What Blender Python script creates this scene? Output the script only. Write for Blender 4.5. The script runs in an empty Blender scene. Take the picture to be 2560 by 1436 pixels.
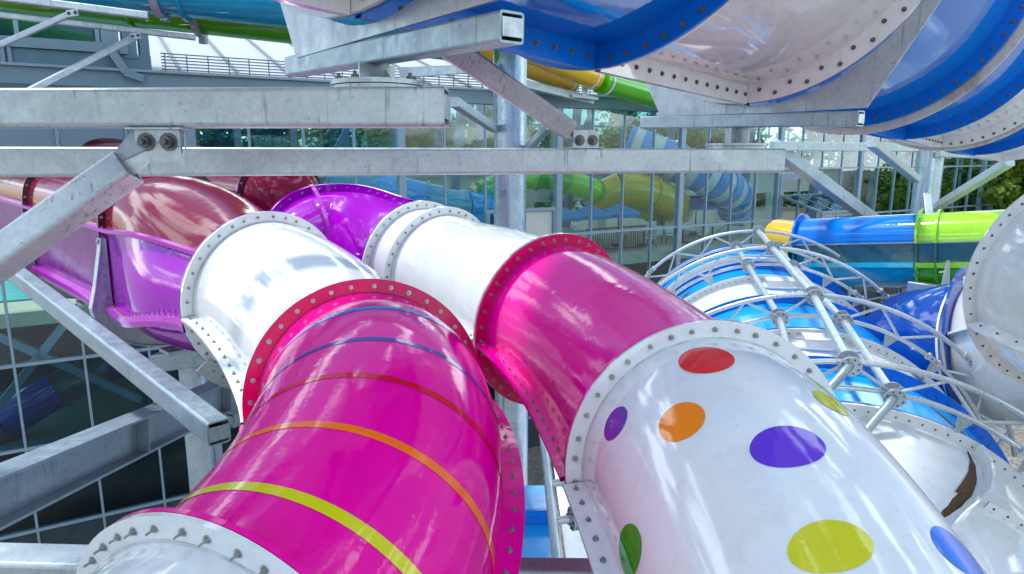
import bpy, math, random
from mathutils import Vector as V, Matrix, Quaternion
random.seed(7)
R = math.radians
scn = bpy.context.scene
COL = scn.collection

# ------------------------------------------------------------------ camera
CAM = V((0, 0, 12.0)); PITCH = R(10.9); FPX = 1707.0
cd = bpy.data.cameras.new('camera'); cam = bpy.data.objects.new('camera', cd); COL.objects.link(cam)
cam.location = CAM; cam.rotation_euler = (R(90) - PITCH, 0, 0)
cd.sensor_width = 36; cd.lens = FPX / 2560 * 36; cd.clip_start = .05; cd.clip_end = 3000
scn.camera = cam

# ------------------------------------------------------------------ world, sun, exposure
SUN_DIR = V((-.34, .10, .93)).normalized()
w = bpy.data.worlds.new('World'); scn.world = w; w.use_nodes = True
nt = w.node_tree; nt.nodes.clear()
wo = nt.nodes.new('ShaderNodeOutputWorld'); bg = nt.nodes.new('ShaderNodeBackground'); bg2 = nt.nodes.new('ShaderNodeBackground')
sky = nt.nodes.new('ShaderNodeTexSky'); sky.sky_type = 'NISHITA'; sky.sun_disc = False
sky.sun_elevation = math.asin(SUN_DIR.z); sky.sun_rotation = math.atan2(SUN_DIR.x, SUN_DIR.y)
sky.air_density = 1.0; sky.dust_density = .6; sky.ozone_density = 2.0
bg.inputs[1].default_value = .12
tc = nt.nodes.new('ShaderNodeTexCoord'); mp = nt.nodes.new('ShaderNodeMapping'); mp.inputs['Scale'].default_value = (1.7, 1.7, 3.6)
ns = nt.nodes.new('ShaderNodeTexNoise'); ns.inputs['Scale'].default_value = 2.1; ns.inputs['Detail'].default_value = 9; ns.inputs['Roughness'].default_value = .56
ns.inputs['Distortion'].default_value = .35
cr = nt.nodes.new('ShaderNodeValToRGB'); cr.color_ramp.elements[0].position = .52; cr.color_ramp.elements[1].position = .585
mx = nt.nodes.new('ShaderNodeMixShader')
bg2.inputs[0].default_value = (.85, .97, 1, 1); bg2.inputs[1].default_value = 2.35
L = nt.links.new
L(tc.outputs['Generated'], mp.inputs[0]); L(mp.outputs[0], ns.inputs['Vector']); L(ns.outputs['Fac'], cr.inputs[0])
L(sky.outputs[0], bg.inputs[0]); L(cr.outputs[0], mx.inputs[0]); L(bg.outputs[0], mx.inputs[1]); L(bg2.outputs[0], mx.inputs[2]); L(mx.outputs[0], wo.inputs[0])
sd = bpy.data.lights.new('sun', 'SUN'); sd.energy = 2.0; sd.angle = R(7.0); sd.color = (1, .975, .94)
so = bpy.data.objects.new('sun', sd); COL.objects.link(so); so.location = (0, 0, 60)
so.rotation_euler = (-SUN_DIR).to_track_quat('-Z', 'Y').to_euler()
vs = scn.view_settings; vs.view_transform = 'Standard'; vs.look = 'None'; vs.gamma = 1; vs.exposure = .80; vs.use_curve_mapping = False
scn.cycles.max_bounces = 10; scn.cycles.transparent_max_bounces = 24; scn.cycles.use_denoising = True
scn.cycles.sample_clamp_indirect = 6; scn.cycles.caustics_reflective = False; scn.cycles.caustics_refractive = False

# ------------------------------------------------------------------ materials
def mat(name):
    m = bpy.data.materials.new(name); m.use_nodes = True
    n = m.node_tree; b = n.nodes['Principled BSDF']
    return m, n, b
def coords(n, scale=(1, 1, 1)):
    g = n.nodes.new('ShaderNodeNewGeometry'); p = n.nodes.new('ShaderNodeMapping'); p.inputs['Scale'].default_value = scale
    n.links.new(g.outputs['Position'], p.inputs[0]); return p.outputs[0]
def noise(n, vec, sc, det=3, rough=.5):
    t = n.nodes.new('ShaderNodeTexNoise'); t.inputs['Scale'].default_value = sc; t.inputs['Detail'].default_value = det; t.inputs['Roughness'].default_value = rough
    n.links.new(vec, t.inputs['Vector']); return t.outputs['Fac']
def ramp(n, fac, p0, p1, c0, c1):
    r = n.nodes.new('ShaderNodeValToRGB'); r.color_ramp.elements[0].position = p0; r.color_ramp.elements[1].position = p1
    r.color_ramp.elements[0].color = (*c0, 1); r.color_ramp.elements[1].color = (*c1, 1)
    n.links.new(fac, r.inputs[0]); return r.outputs[0]
def mul(n, a, b, fac=1.0):
    m = n.nodes.new('ShaderNodeMix'); m.data_type = 'RGBA'; m.blend_type = 'MULTIPLY'; m.inputs[0].default_value = fac
    n.links.new(a, m.inputs[6]); n.links.new(b, m.inputs[7]); return m.outputs[2]
def mixc(n, fac, a, b):
    m = n.nodes.new('ShaderNodeMix'); m.data_type = 'RGBA'
    n.links.new(fac, m.inputs[0])
    for s, k in ((a, 6), (b, 7)):
        if isinstance(s, tuple): m.inputs[k].default_value = (*s, 1)
        else: n.links.new(s, m.inputs[k])
    return m.outputs[2]
def bump(n, h, strength, dist=.01):
    b = n.nodes.new('ShaderNodeBump'); b.inputs['Strength'].default_value = strength; b.inputs['Distance'].default_value = dist
    n.links.new(h, b.inputs['Height']); return b.outputs[0]

def gel(name, c, rough=.09, wave=.10, dirt=.12, coat=.6, spec=.5, rust=None):
    """glossy moulded fibreglass: slight print-through ripples, faint chalking and grime"""
    m, n, b = mat(name); v = coords(n)
    d = ramp(n, noise(n, coords(n, (1, 1, .35)), 2.3, 6, .62), .35, .72, (1, 1, 1), (1 - dirt, 1 - dirt, 1 - dirt * 1.1))
    base = n.nodes.new('ShaderNodeRGB'); base.outputs[0].default_value = (*c, 1)
    col = mul(n, base.outputs[0], d)
    run = ramp(n, noise(n, coords(n, (9, 9, .7)), 1.5, 6, .65), .50, .72, (1, 1, 1), (1 - dirt * 1.1, 1 - dirt * 1.2, 1 - dirt * 1.35)); col = mul(n, col, run)
    spk = ramp(n, noise(n, v, 55, 2, .5), .70, .74, (1, 1, 1), (1 - dirt * 1.6,) * 3); col = mul(n, col, spk)
    if rust:
        f = ramp(n, noise(n, coords(n, (1, 1, .8)), 3.1, 8, .7), .54, .66, (0, 0, 0), (rust, rust, rust))
        col = mixc(n, f, col, (.34, .19, .085))
    n.links.new(col, b.inputs['Base Color'])
    b.inputs['Roughness'].default_value = rough
    rr = ramp(n, noise(n, v, 7, 6, .65), .3, .75, (rough * .35,) * 3, (rough * 1.15 + .01,) * 3); n.links.new(rr, b.inputs['Roughness'])
    b.inputs['Coat Weight'].default_value = coat; b.inputs['Coat Roughness'].default_value = .012
    b.inputs['Specular IOR Level'].default_value = spec
    nb = bump(n, noise(n, v, 2.6, 5, .56), wave, .035); n.links.new(nb, b.inputs['Normal'])
    nb2 = bump(n, noise(n, v, 1.9, 5, .56), wave, .03); n.links.new(nb2, b.inputs['Coat Normal'])
    return m
def galv(name, c=(.51, .58, .60), metal=.45, streak=.38, axis='Z', rough=.42):
    """hot-dip galvanised steel: spangle, white bloom, thin run marks and scuffs"""
    m, n, b = mat(name); v = coords(n)
    vo = n.nodes.new('ShaderNodeTexVoronoi'); vo.inputs['Scale'].default_value = 42; n.links.new(v, vo.inputs['Vector'])
    sp = ramp(n, vo.outputs['Color'], .0, 1, (.88, .89, .90), (1.06, 1.06, 1.06))
    bl = ramp(n, noise(n, v, 3.2, 7, .62), .3, .72, (.84, .86, .875), (1.07, 1.07, 1.07))
    base = n.nodes.new('ShaderNodeRGB'); base.outputs[0].default_value = (*c, 1)
    col = mul(n, mul(n, base.outputs[0], sp), bl)
    if streak:
        st = ramp(n, noise(n, coords(n, (16, 16, 1.0)), 2.2, 5, .6), .585, .64, (1, 1, 1), (1 - streak, 1 - streak, 1 - streak * .95))
        gate = ramp(n, noise(n, v, 2.4, 3), .42, .54, (0, 0, 0), (1, 1, 1))
        wsh = n.nodes.new('ShaderNodeRGB'); wsh.outputs[0].default_value = (1, 1, 1, 1)
        col = mul(n, col, mixc(n, gate, wsh.outputs[0], st))
        sc = ramp(n, noise(n, coords(n, (3, 3, 5)), 6.5, 8, .72), .61, .66, (1, 1, 1), (.5, .5, .51)); col = mul(n, col, sc, .85)
    n.links.new(col, b.inputs['Base Color']); b.inputs['Metallic'].default_value = metal
    rr = ramp(n, noise(n, v, 9, 6, .6), .3, .75, (rough * .65,) * 3, (rough * 1.35,) * 3); n.links.new(rr, b.inputs['Roughness'])
    n.links.new(bump(n, noise(n, v, 30, 5, .6), .10, .004), b.inputs['Normal'])
    return m
def plain(name, c, rough=.5, metal=0, var=.12, sc=4, bmp=0.0):
    m, n, b = mat(name); v = coords(n)
    base = n.nodes.new('ShaderNodeRGB'); base.outputs[0].default_value = (*c, 1)
    n.links.new(mul(n, base.outputs[0], ramp(n, noise(n, v, sc, 6, .6), .3, .7, (1 - var,) * 3, (1 + var * .4,) * 3)), b.inputs['Base Color'])
    b.inputs['Roughness'].default_value = rough; b.inputs['Metallic'].default_value = metal
    if bmp: n.links.new(bump(n, noise(n, v, sc * 6, 4), bmp, .02), b.inputs['Normal'])
    return m
def glassmat(name, tint, refl=1.0, ior=1.5, r0=None):
    m, n, b = mat(name); n.nodes.remove(b)
    t = n.nodes.new('ShaderNodeBsdfTransparent'); t.inputs[0].default_value = (*tint, 1)
    g = n.nodes.new('ShaderNodeBsdfGlossy'); g.inputs[0].default_value = (.95 * refl, .97 * refl, 1.0 * refl, 1); g.inputs['Roughness'].default_value = .02
    n.links.new(bump(n, noise(n, coords(n), .8, 2), .10, .03), g.inputs['Normal'])
    lw = n.nodes.new('ShaderNodeLayerWeight'); lw.inputs[0].default_value = .5
    pw_ = n.nodes.new('ShaderNodeMath'); pw_.operation = 'POWER'; pw_.inputs[1].default_value = 3.6; n.links.new(lw.outputs['Facing'], pw_.inputs[0])
    ma = n.nodes.new('ShaderNodeMath'); ma.operation = 'MULTIPLY_ADD'; ma.inputs[1].default_value = .9; ma.inputs[2].default_value = r0 if r0 is not None else (.085 if ior < 1.55 else .2); n.links.new(pw_.outputs[0], ma.inputs[0])
    ge = n.nodes.new('ShaderNodeNewGeometry'); fr = n.nodes.new('ShaderNodeMath'); fr.operation = 'SUBTRACT'; fr.inputs[0].default_value = 1; n.links.new(ge.outputs['Backfacing'], fr.inputs[1])
    f = n.nodes.new('ShaderNodeMath'); f.operation = 'MULTIPLY'; n.links.new(ma.outputs[0], f.inputs[0]); n.links.new(fr.outputs[0], f.inputs[1])
    x = n.nodes.new('ShaderNodeMixShader'); n.links.new(f.outputs[0], x.inputs[0]); n.links.new(t.outputs[0], x.inputs[1]); n.links.new(g.outputs[0], x.inputs[2])
    n.links.new(x.outputs[0], n.nodes['Material Output'].inputs[0]); return m
def translucent(name, c, f=.45):
    m, n, b = mat(name)
    t = n.nodes.new('ShaderNodeBsdfTranslucent'); t.inputs[0].default_value = (*c, 1); b.inputs['Base Color'].default_value = (*c, 1); b.inputs['Roughness'].default_value = .45
    x = n.nodes.new('ShaderNodeMixShader'); x.inputs[0].default_value = f
    n.links.new(b.outputs[0], x.inputs[1]); n.links.new(t.outputs[0], x.inputs[2]); n.links.new(x.outputs[0], n.nodes['Material Output'].inputs[0]); return m

M = {}
M['white'] = gel('gel_white', (.76, .785, .80), wave=.12, dirt=.08)
M['white_old'] = gel('gel_white_weathered', (.76, .77, .77), rough=.06, wave=.07, dirt=.10, rust=.0)
M['white_rust'] = gel('gel_white_stained', (.66, .62, .56), rough=.3, wave=.1, dirt=.2, rust=.75, coat=.1)
M['pink'] = gel('gel_pink', (.88, .000, .33), wave=.18, dirt=.06, coat=.12, spec=.34)
M['pink_f'] = gel('gel_pink_flange', (.66, .0, .13), rough=.28, wave=.05, coat=.0, spec=.3)
M['purple'] = gel('gel_purple', (.38, .000, .50), wave=.18, dirt=.08, coat=.3, spec=.34)
M['purple_w'] = gel('gel_purple_chalky', (.27, .018, .30), rough=.30, wave=.12, dirt=.3, coat=.15, spec=.35)
M['purple_l'] = gel('gel_purple_rail', (.52, .03, .56), rough=.2, wave=.05, coat=.3)
M['purple_d'] = gel('gel_purple_flange', (.20, .003, .26), rough=.25, wave=.05, coat=.2)
M['maroon'] = gel('gel_maroon', (.21, .006, .034), rough=.12, wave=.08, dirt=.2, coat=.05, spec=.26)
M['maroon_d'] = gel('gel_maroon_flange', (.060, .004, .016), rough=.25, wave=.05, coat=.3)
M['blue'] = gel('gel_blue', (.000, .18, .68), rough=.06, wave=.12, dirt=.08, coat=.4, spec=.4)
M['blue_f'] = gel('gel_blue_flange', (.001, .165, .68), rough=.3, wave=.05, coat=.0, spec=.3)
M['blue_shaded'] = gel('gel_blue_shaded', (.001, .055, .34), wave=.15, dirt=.15, coat=.3)  # blue darkened so the collar tube's shadow sits in the colour
M['cyan'] = gel('gel_sky_blue', (.01, .36, .86), rough=.2, wave=.06, dirt=.08, coat=.3)
M['cyan_f'] = gel('gel_mid_blue', (.005, .17, .66), rough=.25, wave=.06, dirt=.12, coat=.2)
M['teal'] = gel('gel_teal', (.005, .36, .58), rough=.12, wave=.06)
M['teal_l'] = gel('gel_light_teal', (.02, .52, .70), rough=.18, wave=.04)
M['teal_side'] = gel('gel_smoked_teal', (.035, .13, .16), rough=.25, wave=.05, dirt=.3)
M['green'] = gel('gel_green', (.08, .48, .006), rough=.1, wave=.05)
M['lime'] = gel('gel_lime', (.34, .72, .012), rough=.1, wave=.06)
M['yellow'] = gel('gel_yellow', (.78, .48, .01), rough=.12, wave=.06)
for k, c in dict(s_cyan=(.0, .38, .85), s_indigo=(.045, .04, .30), s_red=(.62, .005, .02), s_orange=(.92, .17, .0), s_yellow=(.66, .62, .0),
                 d_red=(.72, .010, .02), d_orange=(.90, .24, .005), d_purple=(.13, .035, .56), d_olive=(.60, .58, .0), d_green=(.03, .34, .005), d_blue=(.0, .12, .68), d_violet=(.16, .04, .40)).items():
    M[k] = gel('vinyl_' + k, c, rough=.09, wave=.10, dirt=.04, coat=.3, spec=.4)
M['galv'] = galv('galvanised_beam')
M['galv_s'] = galv('galvanised_plate', (.47, .535, .575), metal=.5, streak=.3)
M['galv_p'] = galv('galvanised_pipe', (.60, .645, .67), metal=.6, streak=0, rough=.36)
M['galv_c'] = galv('galvanised_column', (.46, .56, .64), metal=.75, streak=.2, rough=.34)
M['galv_d'] = galv('galvanised_shaded', (.33, .42, .48), metal=.5, streak=.3)  # shaded copy of the galvanising: shade on low steel put into the colour
M['bolt'] = plain('zinc_bolt', (.42, .42, .40), rough=.35, metal=.85, var=.3, sc=30)
M['bolt_d'] = plain('dark_bolt', (.16, .16, .17), rough=.45, metal=.8, var=.3, sc=30)
M['bolt_r'] = plain('weathered_bolt', (.20, .17, .15), rough=.6, metal=.4, var=.4, sc=40)
M['mull'] = plain('mullion_blue_grey', (.26, .345, .43), rough=.4, metal=.25, var=.08)
M['clad'] = plain('cladding_blue_grey', (.12, .20, .275), rough=.45, metal=.2, var=.14, sc=2)
M['clad_l'] = plain('cladding_light', (.185, .27, .35), rough=.45, metal=.2, var=.1, sc=2)
M['glass'] = glassmat('facade_glass', (.74, .925, .95))
M['glass_low'] = glassmat('lower_glass', (.50, .72, .76), r0=.035); M['glass_r'] = glassmat('rear_glass', (.62, .80, .82), r0=.05)
M['glass_d'] = glassmat('tinted_glass', (.55, .72, .76), ior=1.6)
M['roof'] = translucent('white_roof_membrane', (.88, .89, .90), .62)
M['roofrib'] = plain('roof_rib', (.24, .27, .30), rough=.4, metal=.3)
M['conc'] = plain('concrete', (.46, .45, .42), rough=.85, var=.2, sc=1.2, bmp=.2)
M['deck'] = plain('tan_deck', (.50, .44, .33), rough=.8, var=.15, sc=1.5)
M['pale'] = plain('pale_wall', (.58, .60, .56), rough=.7, var=.1, sc=1)
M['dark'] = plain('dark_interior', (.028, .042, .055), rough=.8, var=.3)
M['black'] = plain('black_metal', (.015, .016, .02), rough=.5, var=.2)
M['umb'] = plain('umbrella_blue', (.02, .24, .48), rough=.8, var=.15)
M['furn'] = plain('white_furniture', (.7, .7, .68), rough=.5)
M['bark'] = plain('bark', (.10, .075, .05), rough=.9, var=.4, sc=6, bmp=.5)
M['orange'] = plain('orange_shirt', (.7, .10, .02), rough=.8)
M['dirt'] = plain('leaf_dirt', (.13, .065, .03), rough=.9, var=.6, sc=14, bmp=.8)
def gravelmat():
    m, n, b = mat('gravel'); v = coords(n)
    vo = n.nodes.new('ShaderNodeTexVoronoi'); vo.inputs['Scale'].default_value = 9; n.links.new(v, vo.inputs['Vector'])
    col = ramp(n, vo.outputs['Color'], 0, 1, (.12, .11, .10), (.36, .33, .30))
    n.links.new(mul(n, col, ramp(n, noise(n, v, .5, 5), .3, .7, (.7, .7, .7), (1, 1, 1))), b.inputs['Base Color']); b.inputs['Roughness'].default_value = .95
    n.links.new(bump(n, vo.outputs['Distance'], .8, .05), b.inputs['Normal']); return m
M['gravel'] = gravelmat()
def leafmat(name, c):
    m, n, b = mat(name); v = coords(n)
    col = ramp(n, noise(n, v, 1.6, 4), .25, .75, tuple(x * .55 for x in c), tuple(x * 1.35 for x in c))
    n.links.new(col, b.inputs['Base Color']); b.inputs['Roughness'].default_value = .6
    t = n.nodes.new('ShaderNodeBsdfTranslucent'); n.links.new(col, t.inputs[0]); x = n.nodes.new('ShaderNodeMixShader'); x.inputs[0].default_value = .35
    n.links.new(b.outputs[0], x.inputs[1]); n.links.new(t.outputs[0], x.inputs[2]); n.links.new(x.outputs[0], n.nodes['Material Output'].inputs[0]); return m
M['leaf'] = leafmat('leaf_green', (.10, .19, .02)); M['leaf2'] = leafmat('leaf_yellow_green', (.21, .30, .015))
def watermat():
    m, n, b = mat('pool_water'); b.inputs['Base Color'].default_value = (.05, .34, .30, 1); b.inputs['Roughness'].default_value = .08
    n.links.new(bump(n, noise(n, coords(n), 5, 4), .4, .05), b.inputs['Normal']); return m
M['water'] = watermat()

# ------------------------------------------------------------------ mesh helpers
def px(u, v, d):
    """a point d metres along the lens axis, seen at photo pixel (u, v) - used only to survey real positions"""
    x = (u - 1280) / FPX * d; y = -(v - 718) / FPX * d
    return V((x, d * math.cos(PITCH) + y * math.sin(PITCH), 12 - d * math.sin(PITCH) + y * math.cos(PITCH)))
def frame(T, up=V((0, 0, 1))):
    T = T.normalized(); a = T.cross(up)
    if a.length < 1e-4: a = T.cross(V((1, 0, 0)))
    a.normalize(); return T, a, a.cross(T).normalized()
class MB:
    def __init__(s): s.v = []; s.f = []; s.m = []; s.sm = []
    def add(s, vs_, fs, mi=0, smooth=False):
        o = len(s.v); s.v += [tuple(p) for p in vs_]; s.f += [tuple(i + o for i in f) for f in fs]; s.m += [mi] * len(fs); s.sm += [smooth] * len(fs)
    def box(s, c, X, Y, Z, mi=0):
        """box with centre c and half-extent vectors X, Y, Z"""
        c = V(c); P = [c + X * i + Y * j + Z * k for i in (-1, 1) for j in (-1, 1) for k in (-1, 1)]
        s.add(P, [(0, 1, 3, 2), (4, 6, 7, 5), (0, 4, 5, 1), (2, 3, 7, 6), (0, 2, 6, 4), (1, 5, 7, 3)], mi); return s
    def bar(s, p0, p1, w, h, up=V((0, 0, 1)), mi=0):
        p0 = V(p0); p1 = V(p1); T, a, b = frame(p1 - p0, up)
        return s.box((p0 + p1) / 2, (p1 - p0) / 2, a * w / 2, b * h / 2, mi)
    def tube(s, pts, r, seg=12, caps=True, closed=False, mi=0):
        pts = [V(p) for p in pts]; n = len(pts); vs_ = []; prev = None
        for i, p in enumerate(pts):
            T = (pts[(i + 1) % n] - pts[i - 1]) if closed else pts[min(i + 1, n - 1)] - pts[max(i - 1, 0)]
            T.normalize()
            if prev is None: _, a, b = frame(T)
            else:
                a = (prev - T * prev.dot(T)).normalized(); b = a.cross(T)
            prev = a; rr = r[i] if isinstance(r, (list, tuple)) else r
            vs_ += [p + (a * math.cos(2 * math.pi * k / seg) + b * math.sin(2 * math.pi * k / seg)) * rr for k in range(seg)]
        fs = []
        for i in range(n if closed else n - 1):
            j = (i + 1) % n
            fs += [(i * seg + k, i * seg + (k + 1) % seg, j * seg + (k + 1) % seg, j * seg + k) for k in range(seg)]
        s.add(vs_, fs, mi, True)
        if caps and not closed: s.add(vs_[:seg], [tuple(range(seg))], mi); s.add(vs_[-seg:], [tuple(range(seg))], mi)
        return s
    def disc(s, c, n, r, t, seg=28, mi=0):
        c = V(c); n = V(n).normalized(); return s.tube([c - n * t / 2, c + n * t / 2], r, seg, mi=mi)
    def ring(s, c, n, r0, r1, t, seg=96, p0=0., p1=2 * math.pi, mi=0):
        c = V(c); T, a, b = frame(V(n)); full = abs(p1 - p0 - 2 * math.pi) < 1e-5; k = seg if full else seg + 1; vs_ = []
        for i in range(k):
            ph = p0 + (p1 - p0) * i / seg; d = a * math.cos(ph) + b * math.sin(ph)
            vs_ += [c + d * r0 - T * t / 2, c + d * r1 - T * t / 2, c + d * r1 + T * t / 2, c + d * r0 + T * t / 2]
        fs = []
        for i in range(seg):
            j = (i + 1) % k
            for q in range(4): fs.append((i * 4 + q, i * 4 + (q + 1) % 4, j * 4 + (q + 1) % 4, j * 4 + q))
        if not full: fs += [(0, 1, 2, 3), tuple(4 * seg + q for q in range(4))]
        s.add(vs_, fs, mi); return s
    def hollow(s, p0, p1, w, h, up=V((0, 0, 1)), t=.012, rad=.022, mi=0):
        """rectangular hollow section with rounded corners, open at both ends"""
        p0 = V(p0); p1 = V(p1); T, a, b = frame(p1 - p0, up)
        def prof(W, H, rd):
            o = []
            for cx, cy, st in ((W / 2 - rd, H / 2 - rd, 0), (-W / 2 + rd, H / 2 - rd, 90), (-W / 2 + rd, -H / 2 + rd, 180), (W / 2 - rd, -H / 2 + rd, 270)):
                for k in range(4): g = R(st + 30 * k); o.append((cx + rd * math.cos(g), cy + rd * math.sin(g)))
            return o
        O = prof(w, h, rad); I = prof(w - 2 * t, h - 2 * t, max(rad - t, .004)); N = len(O)
        vs_ = [P + a * x + b * y for P in (p0, p1) for pr in (O, I) for x, y in pr]
        fs = []
        for k in range(N):
            j = (k + 1) % N
            fs += [(k, j, 2 * N + j, 2 * N + k), (N + k, 3 * N + k, 3 * N + j, N + j), (k, N + k, N + j, j), (2 * N + k, 2 * N + j, 3 * N + j, 3 * N + k)]
        s.add(vs_, fs, mi); return s
    def poly(s, pts, n, t, mi=0):
        """flat plate: outline pts extruded by t along n"""
        n = V(n).normalized() * t / 2; k = len(pts); A = [V(p) - n for p in pts] + [V(p) + n for p in pts]
        s.add(A, [tuple(range(k))[::-1], tuple(range(k, 2 * k))] + [(i, (i + 1) % k, k + (i + 1) % k, k + i) for i in range(k)], mi); return s
    def grid(s, rows, mi=0, closed=False, smooth=True):
        n = len(rows[0]); fs = []
        for i in range(len(rows) - 1):
            for k in range(n if closed else n - 1):
                j = (k + 1) % n; fs.append((i * n + k, i * n + j, (i + 1) * n + j, (i + 1) * n + k))
        s.add([p for r_ in rows for p in r_], fs, mi, smooth); return s
    def mesh(s, name, mats):
        me = bpy.data.meshes.new(name); me.from_pydata(s.v, [], s.f)
        for m in (mats if isinstance(mats, (list, tuple)) else [mats]): me.materials.append(m if not isinstance(m, str) else M[m])
        me.polygons.foreach_set('material_index', s.m); me.polygons.foreach_set('use_smooth', s.sm); me.update(); return me
    def obj(s, name, mats, parent=None):
        o = bpy.data.objects.new(name, s.mesh(name, mats)); COL.objects.link(o)
        if parent is not None: adopt(o, parent)
        return o
def worldmat(o):
    return o.get('_w') and Matrix.Identity(4)
BASES = {}
def adopt(o, parent):
    o.parent = parent; b = BASES.get(parent.name)
    o.matrix_parent_inverse = b.inverted() if b is not None else Matrix.Identity(4)
def tag(o, label, cat, group=None):
    o['kind'] = 'thing'; o['label'] = label; o['category'] = cat
    if group: o['group'] = group
    return o
def thing(name, label, cat, base, group=None):
    o = bpy.data.objects.new(name, None); COL.objects.link(o); o.location = base; o.empty_display_size = .2
    BASES[o.name] = Matrix.Translation(V(base)); return tag(o, label, cat, group)
def struct(o, kind='structure'): o['kind'] = kind; return o
def inst(name, me, parent, p, n, spin=0.0, sc=1.0):
    """a copy of a small shared mesh (its +Z along n) placed at p under parent"""
    o = bpy.data.objects.new(name, me); COL.objects.link(o)
    q = V(n).normalized().to_track_quat('Z', 'Y') @ Quaternion((0, 0, 1), spin)
    o.matrix_basis = Matrix.Translation(V(p)) @ q.to_matrix().to_4x4() @ Matrix.Scale(sc, 4)
    adopt(o, parent); return o
def shared_bolt(name, m, r=.016, stud=.035, washer=1.5):
    b = MB(); Z = V((0, 0, 1))
    b.disc(Z * .002, Z, r * washer, .004, 10); b.tube([Z * .004, Z * (.004 + r * .8)], r, 6); b.tube([Z * (.004 + r * .8), Z * (.004 + r * .8 + stud)], r * .48, 6)
    return b.mesh(name, m)
BOLT = shared_bolt('bolt', 'bolt', .0088, .012, 1.6); BOLT_L = shared_bolt('bolt_long', 'bolt', .0095, .024, 1.6); BOLT_D = shared_bolt('bolt_dark', 'bolt_d', .019, .016, 1.5)
BOLT_F = shared_bolt('bolt_flat', 'bolt_r', .0125, .004, 1.5); BOLT_H = shared_bolt('bolt_short', 'bolt', .009, .008, 1.7)

class Path:
    """smooth centre line through stations (point, tangent)"""
    def __init__(s, st):
        s.p = [V(a) for a, _ in st]; s.t = [V(b).normalized() for _, b in st]; s.n = len(st) - 1; s.k = [1.0] * s.n
    def at(s, u):
        i = min(max(int(math.floor(u)), 0), s.n - 1); t = u - i; p0, p1 = s.p[i], s.p[i + 1]; l = (p1 - p0).length * s.k[i]; m0, m1 = s.t[i] * l, s.t[i + 1] * l
        P = p0 * (2 * t**3 - 3 * t**2 + 1) + m0 * (t**3 - 2 * t**2 + t) + p1 * (-2 * t**3 + 3 * t**2) + m1 * (t**3 - t**2)
        D = p0 * (6 * t**2 - 6 * t) + m0 * (3 * t**2 - 4 * t + 1) + p1 * (-6 * t**2 + 6 * t) + m1 * (3 * t**2 - 2 * t)
        return (P, *frame(D))
    def surf(s, u, ph, r):
        P, T, a, b = s.at(u); d = a * math.cos(ph) + b * math.sin(ph); return P + d * r, d
def tube_section(path, u0, u1, r, mats, parent, name='tube_section', ns_=28, seg=72, p0=0, p1=2 * math.pi):
    b = MB(); full = abs(p1 - p0 - 2 * math.pi) < 1e-5
    rows = [[path.surf(u0 + (u1 - u0) * i / ns_, p0 + (p1 - p0) * k / seg, r)[0] for k in range(seg if full else seg + 1)] for i in range(ns_ + 1)]
    b.grid(rows, closed=full); return b.obj(name, mats, parent)
def flange(path, u, r0, r1, mats, parent, side=1, t=.022, n=36, bolt=None, off=0, ph_rng=(0, 360), sub=True):
    P, T, a, b_ = path.at(u); c = P + T * off
    o = MB().ring(c, T, r0, r1, t).obj('flange', mats, parent)
    if bolt:
        rm = (r0 + r1) / 2 + .004
        for k in range(n):
            deg = 360 * (k + .5) / n + random.uniform(-1.1, 1.1)
            if not ph_rng[0] <= deg <= ph_rng[1]: continue
            ph = R(deg); inst('bolt', bolt, o, c + (a * math.cos(ph) + b_ * math.sin(ph)) * rm + T * side * t / 2, T * side, random.random() * 6, random.uniform(.92, 1.08))
    return o
def bead(path, u, off, mt, parent, r_=.662):
    P, T, a, b = path.at(u); c = P + T * off; MB().tube([c + (a * math.cos(2 * math.pi * k / 72) + b * math.sin(2 * math.pi * k / 72)) * r_ for k in range(72)], .0055, 6, closed=True).obj('sealant_bead', mt, parent)
def seam(path, u0, u1, phd, r0, r1, mats, parent, nb=14, bolt=None, t=.024, up=True, drop=0.0):
    """lengthwise joint flange of two half shells, at angle phd round the tube"""
    b = MB(); rows = []; N = 28
    for i in range(N + 1):
        u = u0 + (u1 - u0) * i / N; p, d = path.surf(u, R(phd), 1.0); P = path.at(u)[0]; n = path.at(u)[1].cross(d) * (1 if math.cos(R(phd)) > 0 else -1)
        rows.append([P + d * r0 - n * t / 2, P + d * r1 - n * t / 2, P + d * r1 + n * t / 2, P + d * r0 + n * t / 2])
    b.grid(rows, closed=True, smooth=False); o = b.obj('seam_flange', mats, parent)
    if bolt:
        for k in range(nb):
            u = u0 + (u1 - u0) * (k + .5) / nb; p, d = path.surf(u, R(phd), 1.0); P, T = path.at(u)[:2]; n = T.cross(d)
            if n.z < 0: n = -n
            inst('bolt', bolt, o, P + d * ((r0 + r1) / 2 + .005) + n * t / 2, n, random.random() * 6, random.uniform(.92, 1.08))
    return o

# ================================================================== THE SETTING
Z3 = V((0, 0, 1))
g = MB(); g.grid([[V((x, y, 0)) for x in (-600, -40, 0, 20, 60, 600)] for y in (-600, -30, 0, 20, 40, 80, 900)], smooth=False)
struct(g.obj('ground', M['gravel']))

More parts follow.
